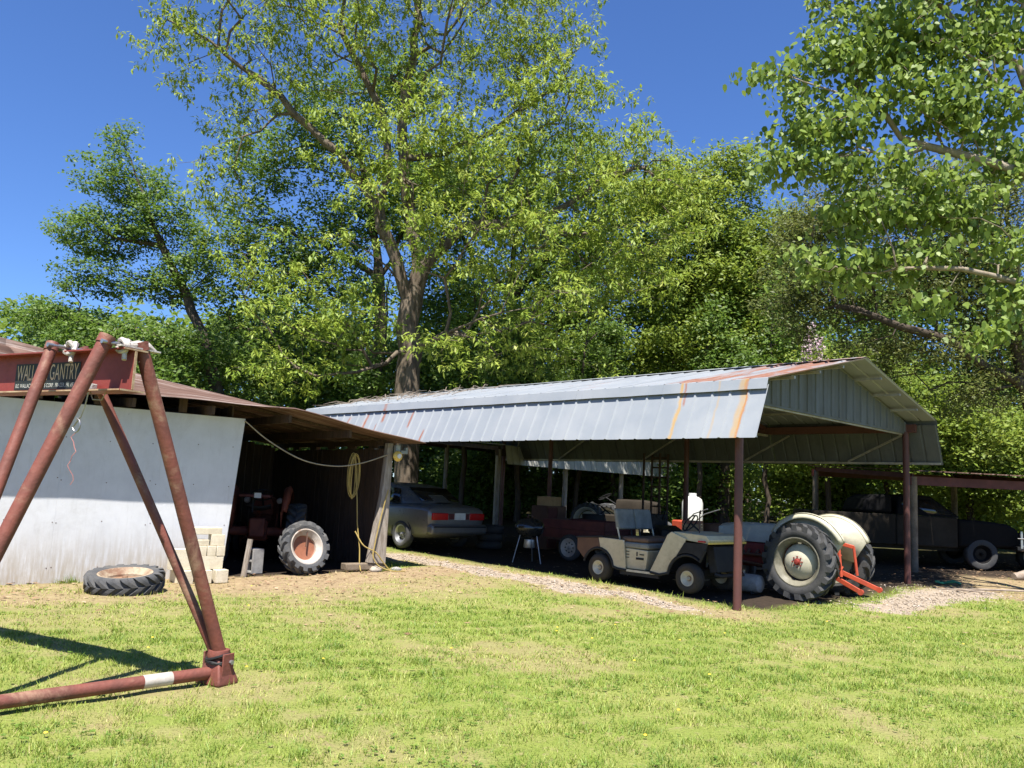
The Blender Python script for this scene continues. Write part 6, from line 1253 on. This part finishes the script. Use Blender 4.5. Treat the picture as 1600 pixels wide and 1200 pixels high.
BIGLEAF_P = [[(10.2, 14.5, 0.9), (10.3, 14.5, 3.9), (10.1, 14.5, 6.8), (9.7, 14.5, 8.9), (9.2, 14.5, 10.3)], [(10.1, 14.5, 6.8), (8.7, 14.5, 7.8), (7.3, 14.5, 8.2), (6.8, 14.5, 8.7), (6.0, 14.5, 9.6)], [(7.3, 14.5, 8.2), (6.2, 14.5, 7.8), (5.3, 14.5, 7.7)], [(6.8, 14.5, 8.7), (5.6, 14.5, 8.9), (4.6, 14.5, 9.1)], [(9.7, 14.5, 8.9), (8.2, 14.5, 9.5), (7.1, 14.5, 10.2)], [(10.3, 14.5, 4.8), (9.1, 14.5, 5.7), (7.7, 14.5, 5.9), (6.7, 14.5, 5.8)], [(9.7, 14.5, 8.9), (8.7, 14.5, 10.1), (7.4, 14.5, 11.7)]]
BRIGHT_L = [(14.6, 27.0, 4.0, 2.3, 2.1, 1.2), (15.8, 27.0, 2.4, 1.5, 1.3, 1.2), (13.2, 27.0, 4.8, 2.1, 1.9, 1.2), (11.1, 27.0, 5.8, 1.9, 1.7, 1.0), (16.5, 27.0, 3.9, 1.2, 1.1, 1.2), (14.0, 27.0, 2.8, 1.7, 1.5, 0.8), (9.4, 27.0, 3.6, 1.5, 1.3, 1.0), (10.1, 27.0, 6.0, 0.9, 0.8, 0.5)]
BRIGHT_P = [[(15.0, 27.0, 1.6), (14.8, 27.0, 2.8), (14.6, 27.0, 4.5)], [(14.8, 27.0, 2.8), (13.2, 27.0, 4.6), (11.3, 27.0, 5.6), (9.9, 27.0, 6.4)], [(14.8, 27.0, 2.8), (15.8, 27.0, 3.3)]]
make_tree('pecan_tree', 'tall spreading pecan with yellow-green young leaves behind the carport', 'tree', PECAN_P, PECAN_L, 2200, 0.37, PECAN_LEAF, BARK_PECAN, 44, 0.23, 0.19, 0.34, 'spray', 1, rmax=0.03, inner=0.4, spread=2.5, r_tip=0.005)
make_tree('oak_tree', 'leaning dark green oak standing apart at far left', 'tree', OAKLEFT_P, OAKLEFT_L, 1000, 0.24, OAK_LEAF, BARK_DARK, 48, 0.20, 0.145, 0.5, 'leaf', 2, rmax=0.02, spread=1.2)
make_tree('oak_tree', 'dense dark green oak growing behind the pecan on its left', 'tree', OAKMID_P, OAKMID_L, 1200, 0.32, OAK_LEAF, BARK_DARK, 52, 0.32, 0.19, 0.5, 'leaf', 3, rmax=0.022, spread=1.5)
make_tree('oak_tree', 'deep green oak behind the middle of the carport roof', 'tree', OAKCENTRE_P, OAKCENTRE_L, 1400, 0.32, MID_LEAF, BARK_DARK, 60, 0.36, 0.19, 0.5, 'leaf', 4, rmax=0.022, spread=1.5)
make_tree('sweetgum_tree', 'fresh light green tree right of the pecan behind the carport ridge', 'tree', GREENRIGHT_P, GREENRIGHT_L, 1300, 0.28, FRESH_LEAF, BARK_DARK, 70, 0.30, 0.17, 0.5, 'leaf', 5, rmax=0.022, spread=1.3)
make_tree('cedar_tree', 'dull olive cedar with long dark limbs at right behind the carport gable', 'tree', CEDAR_P, CEDAR_L, 1600, 0.22, CEDAR_LEAF, BARK_DARK, 52, 0.19, 0.11, 0.34, 'leaf', 6, rmax=0.016, spread=1.4, inner=0.7)
make_tree('broadleaf_tree', 'large-leaved tree reaching in from the upper right corner', 'tree', BIGLEAF_P, BIGLEAF_L, 1150, 0.15, BROAD_LEAF, BARK_PALE, 19, 0.17, 0.118, 0.78, 'broad', 7, rmax=0.014, spread=1.0, inner=0.45, kind='broad')
yt = make_tree('young_tree', 'bright yellow-green tree in sun beyond the far right shed', 'tree', BRIGHT_P, BRIGHT_L, 800, 0.12, FRESH_LEAF, BARK_DARK, 70, 0.28, 0.15, 0.5, 'leaf', 8, rmax=0.02, spread=1.0)
BLOSSOM = leafy('pale_pink_petal', [(0, (0.42, 0.27, 0.33)), (0.5, (0.58, 0.44, 0.48)), (1, (0.70, 0.60, 0.60))], 0.3, tcol=(0.6, 0.4, 0.45))
for (bx_, by_, bz_) in [(9.45, 26.4, 6.53), (9.84, 26.4, 6.45), (9.57, 26.4, 6.96)]:                       # upright panicles of pale blossom at a branch end
    r = np.random.default_rng(int(bx_*100)); n = 260; z = r.uniform(-0.5, 0.45, n); rad = 0.24*(0.75-z)*r.random(n)**0.6; a = r.uniform(0, 6.28, n)
    c = np.stack([bx_-yt.location.x+rad*np.cos(a), by_-yt.location.y+rad*np.sin(a), bz_-yt.location.z+z], 1); ax = unit(r.normal(0, 1, (n, 3))); nr = unit(np.array([0, -.7, .5])+r.normal(0, .5, (n, 3))); nr = unit(nr-ax*(nr*ax).sum(1)[:, None]); L = r.uniform(.05, .10, n)
    link('blossom', leaf_mesh('blossom', c, ax, nr, L, L*.7, r.random(n), 'quad'), BLOSSOM, yt)
# woodland edge behind everything: each tree on its own
def wood_tree(x, y, h, wd, mat, seed, label, name='woodland_tree', per=48, n=420, low=0.08, lf=0.27):
    r = np.random.default_rng(seed); g = gh(x, y); lean = r.uniform(-0.8, 0.8)
    P = [[(x, y, g), (x+lean*0.3, y, g+h*0.35), (x+lean*0.7, y, g+h*0.7), (x+lean, y, g+h*0.95)]]
    L = []
    for k in range(9):
        f = low+(1-low)*k/8.5; rr = wd*(0.6+0.55*math.sin(math.pi*min(1, f*0.9+0.12)))*r.uniform(0.75, 1.1); a = r.uniform(0, 6.28)
        L.append((x+lean*f+math.cos(a)*wd*0.35, y+math.sin(a)*wd*0.3, g+h*f, rr*0.75, rr*0.7, h*0.11))
    return make_tree(name, label, 'tree', P, L, n, 0.05+h*0.014, mat, BARK_DARK, per, 0.40, lf, 0.55, 'leaf', seed, rmax=0.025, group='trees along the wood edge')
wl = [(-22, 44, 9, 4.0, OAK_LEAF), (-15.5, 43, 10, 4, MID_LEAF), (-9, 42, 11, 4, OAK_LEAF), (-3.5, 41, 10, 4, MID_LEAF), (2.0, 44, 13, 4.5, MID_LEAF), (7.0, 43, 14, 4.5, OAK_LEAF), (12.0, 42, 14, 4.5, FRESH_LEAF), (16.8, 40, 13, 4.5, MID_LEAF), (21.5, 39, 14, 4.5, OAK_LEAF), (25.0, 36, 12, 4.5, FRESH_LEAF)]
wn = ['first woodland tree behind the left oak, at far left', 'low green woodland tree behind the white-walled shed', 'dark woodland tree seen low behind the pecan trunk, on its left', 'green woodland tree seen low right of the pecan trunk', 'woodland tree behind the middle of the carport', 'dark woodland tree behind the right half of the carport', 'light green woodland tree behind the carport ridge end', 'woodland tree behind the olive cedar', 'dark woodland tree at far right behind the cedar', 'light green woodland tree at the right picture edge']
for i, (x, y, h, wd, m_) in enumerate(wl): wood_tree(x, y, h, wd, m_, 30+i, wn[i])
bl = [(-7.5, 33, 3.2, 2.2, OAK_LEAF, 'shady shrub behind the shed, left of the pecan trunk'), (-0.5, 33.5, 3.0, 2.2, OAK_LEAF, 'shady shrub seen under the carport, right of the pecan trunk'), (3.5, 36, 3.5, 2.4, MID_LEAF, 'low shrub seen under the middle of the carport'), (8.2, 34, 3.6, 2.2, FRESH_LEAF, 'bright shrub seen under the carport left of the near post'), (11.6, 31, 3.8, 2.2, FRESH_LEAF, 'bright shrub seen between the two front carport posts'), (17.5, 30, 3.5, 2.0, FRESH_LEAF, 'bright shrub beyond the far right shed post'), (-13, 27.5, 5.0, 2.6, OAK_LEAF, 'dense shrub rising behind the rusty tin roof'), (-18.5, 31, 5.2, 2.4, MID_LEAF, 'rounded shrub at far left behind the hoist beam'), (5.8, 33, 3.2, 2.0, OAK_LEAF, 'green shrub behind the far carport posts')]
for i, (x, y, h, wd, m_, lb) in enumerate(bl): 
    o = wood_tree(x, y, h, wd, m_, 60+i, lb, 'shrub', 62, 340, 0.05, 0.17); o['category'] = 'shrub'; o['group'] = 'shrubs behind the sheds'
# slender trunks standing in the shade behind the carport
sp = [(-1.6, 29.5, 'just right of the pecan trunk'), (0.4, 30.5, 'behind the brown cabinet'), (2.6, 31.5, 'behind the red box trailer'), (4.1, 32.0, 'behind the cart seat'), (7.0, 30.8, 'left of the near carport post'), (9.2, 29.8, 'just right of the near carport post'), (11.0, 28.8, 'behind the tractor'), (-4.9, 30.2, 'just left of the pecan trunk'), (13.4, 29.5, 'behind the far carport post')]
for i, (x, y, where) in enumerate(sp):
    r = np.random.default_rng(300+i); g = gh(x, y); h = r.uniform(7, 10); ln_ = r.uniform(-0.6, 0.6)
    P = [[(x, y, g), (x+ln_*0.2, y, g+h*0.3), (x+ln_*0.5, y, g+h*0.65), (x+ln_, y, g+h)]]
    L = [(x+ln_*f+r.normal(0, .4), y+r.normal(0, .4), g+h*f, 1.5*(1.2-f), 1.4*(1.2-f), 0.7) for f in (0.42, 0.55, 0.66, 0.78, 0.9, 1.0)]
    make_tree('slender_tree', 'slender dark-trunked young tree '+where, 'tree', P, L, 160, 0.085+0.03*r.random(), OAK_LEAF, BARK_DARK, 50, 0.3, 0.15, 0.5, 'leaf', 310+i, rmax=0.02, group='slender trees behind the carport')
# brush pile at the far right
r = np.random.default_rng(77); m = MB(); bx, by = 14.2, 20.8
for i in range(90):
    a = r.uniform(0, 6.28); L = r.uniform(0.6, 1.6); x0, y0 = bx+r.normal(0, .35), by+r.normal(0, .35); z0 = gh(x0, y0)+r.uniform(0, .7); dx, dy, dz = math.cos(a)*L*.5, math.sin(a)*L*.5, r.uniform(-.2, .6)
    m.tube([(x0-dx, y0-dy, max(gh(x0, y0), z0-dz*0.3)), (x0, y0, z0+0.1), (x0+dx, y0+dy, z0+dz)], [0.02, 0.014, 0.004], 4)
tag(m.build('brush_pile', BARK_DARK), 'dark brush pile beside the far right shed', 'brush pile', kind='stuff')

# far-off woods that close the view under the crowns
def far_woods():
    r = np.random.default_rng(88); n = 50000; x = r.uniform(-48, 52, n); y = 50+r.uniform(0, 9, n)+0.0*x
    top = 7.5+3.0*vn(x, y*0+3, 0.06, 41)+2.0*vn(x, y, 0.2, 42); z = r.random(n)**0.8*top+ghv(x, y)
    a = r.uniform(0, 6.283, n); el = r.normal(-0.1, 0.5, n); ax = np.stack([np.cos(a)*np.cos(el), np.sin(a)*np.cos(el), np.sin(el)], 1)
    nr = unit(np.array([0, -0.6, 1.0])+r.normal(0, 0.5, (n, 3))); nr = unit(nr-ax*(nr*ax).sum(1)[:, None]); L = r.uniform(0.35, 0.75, n)
    me = leaf_mesh('distant_woods', np.stack([x, y, z], 1), ax, nr, L, L*0.6, np.clip(0.5*vn(x, z, 0.35, 43)+0.5*r.random(n), 0, 1), 'quad')
    tag(link('distant_woods', me, MID_LEAF), 'distant green woods closing the view behind the trees', 'woods', kind='stuff')
far_woods()
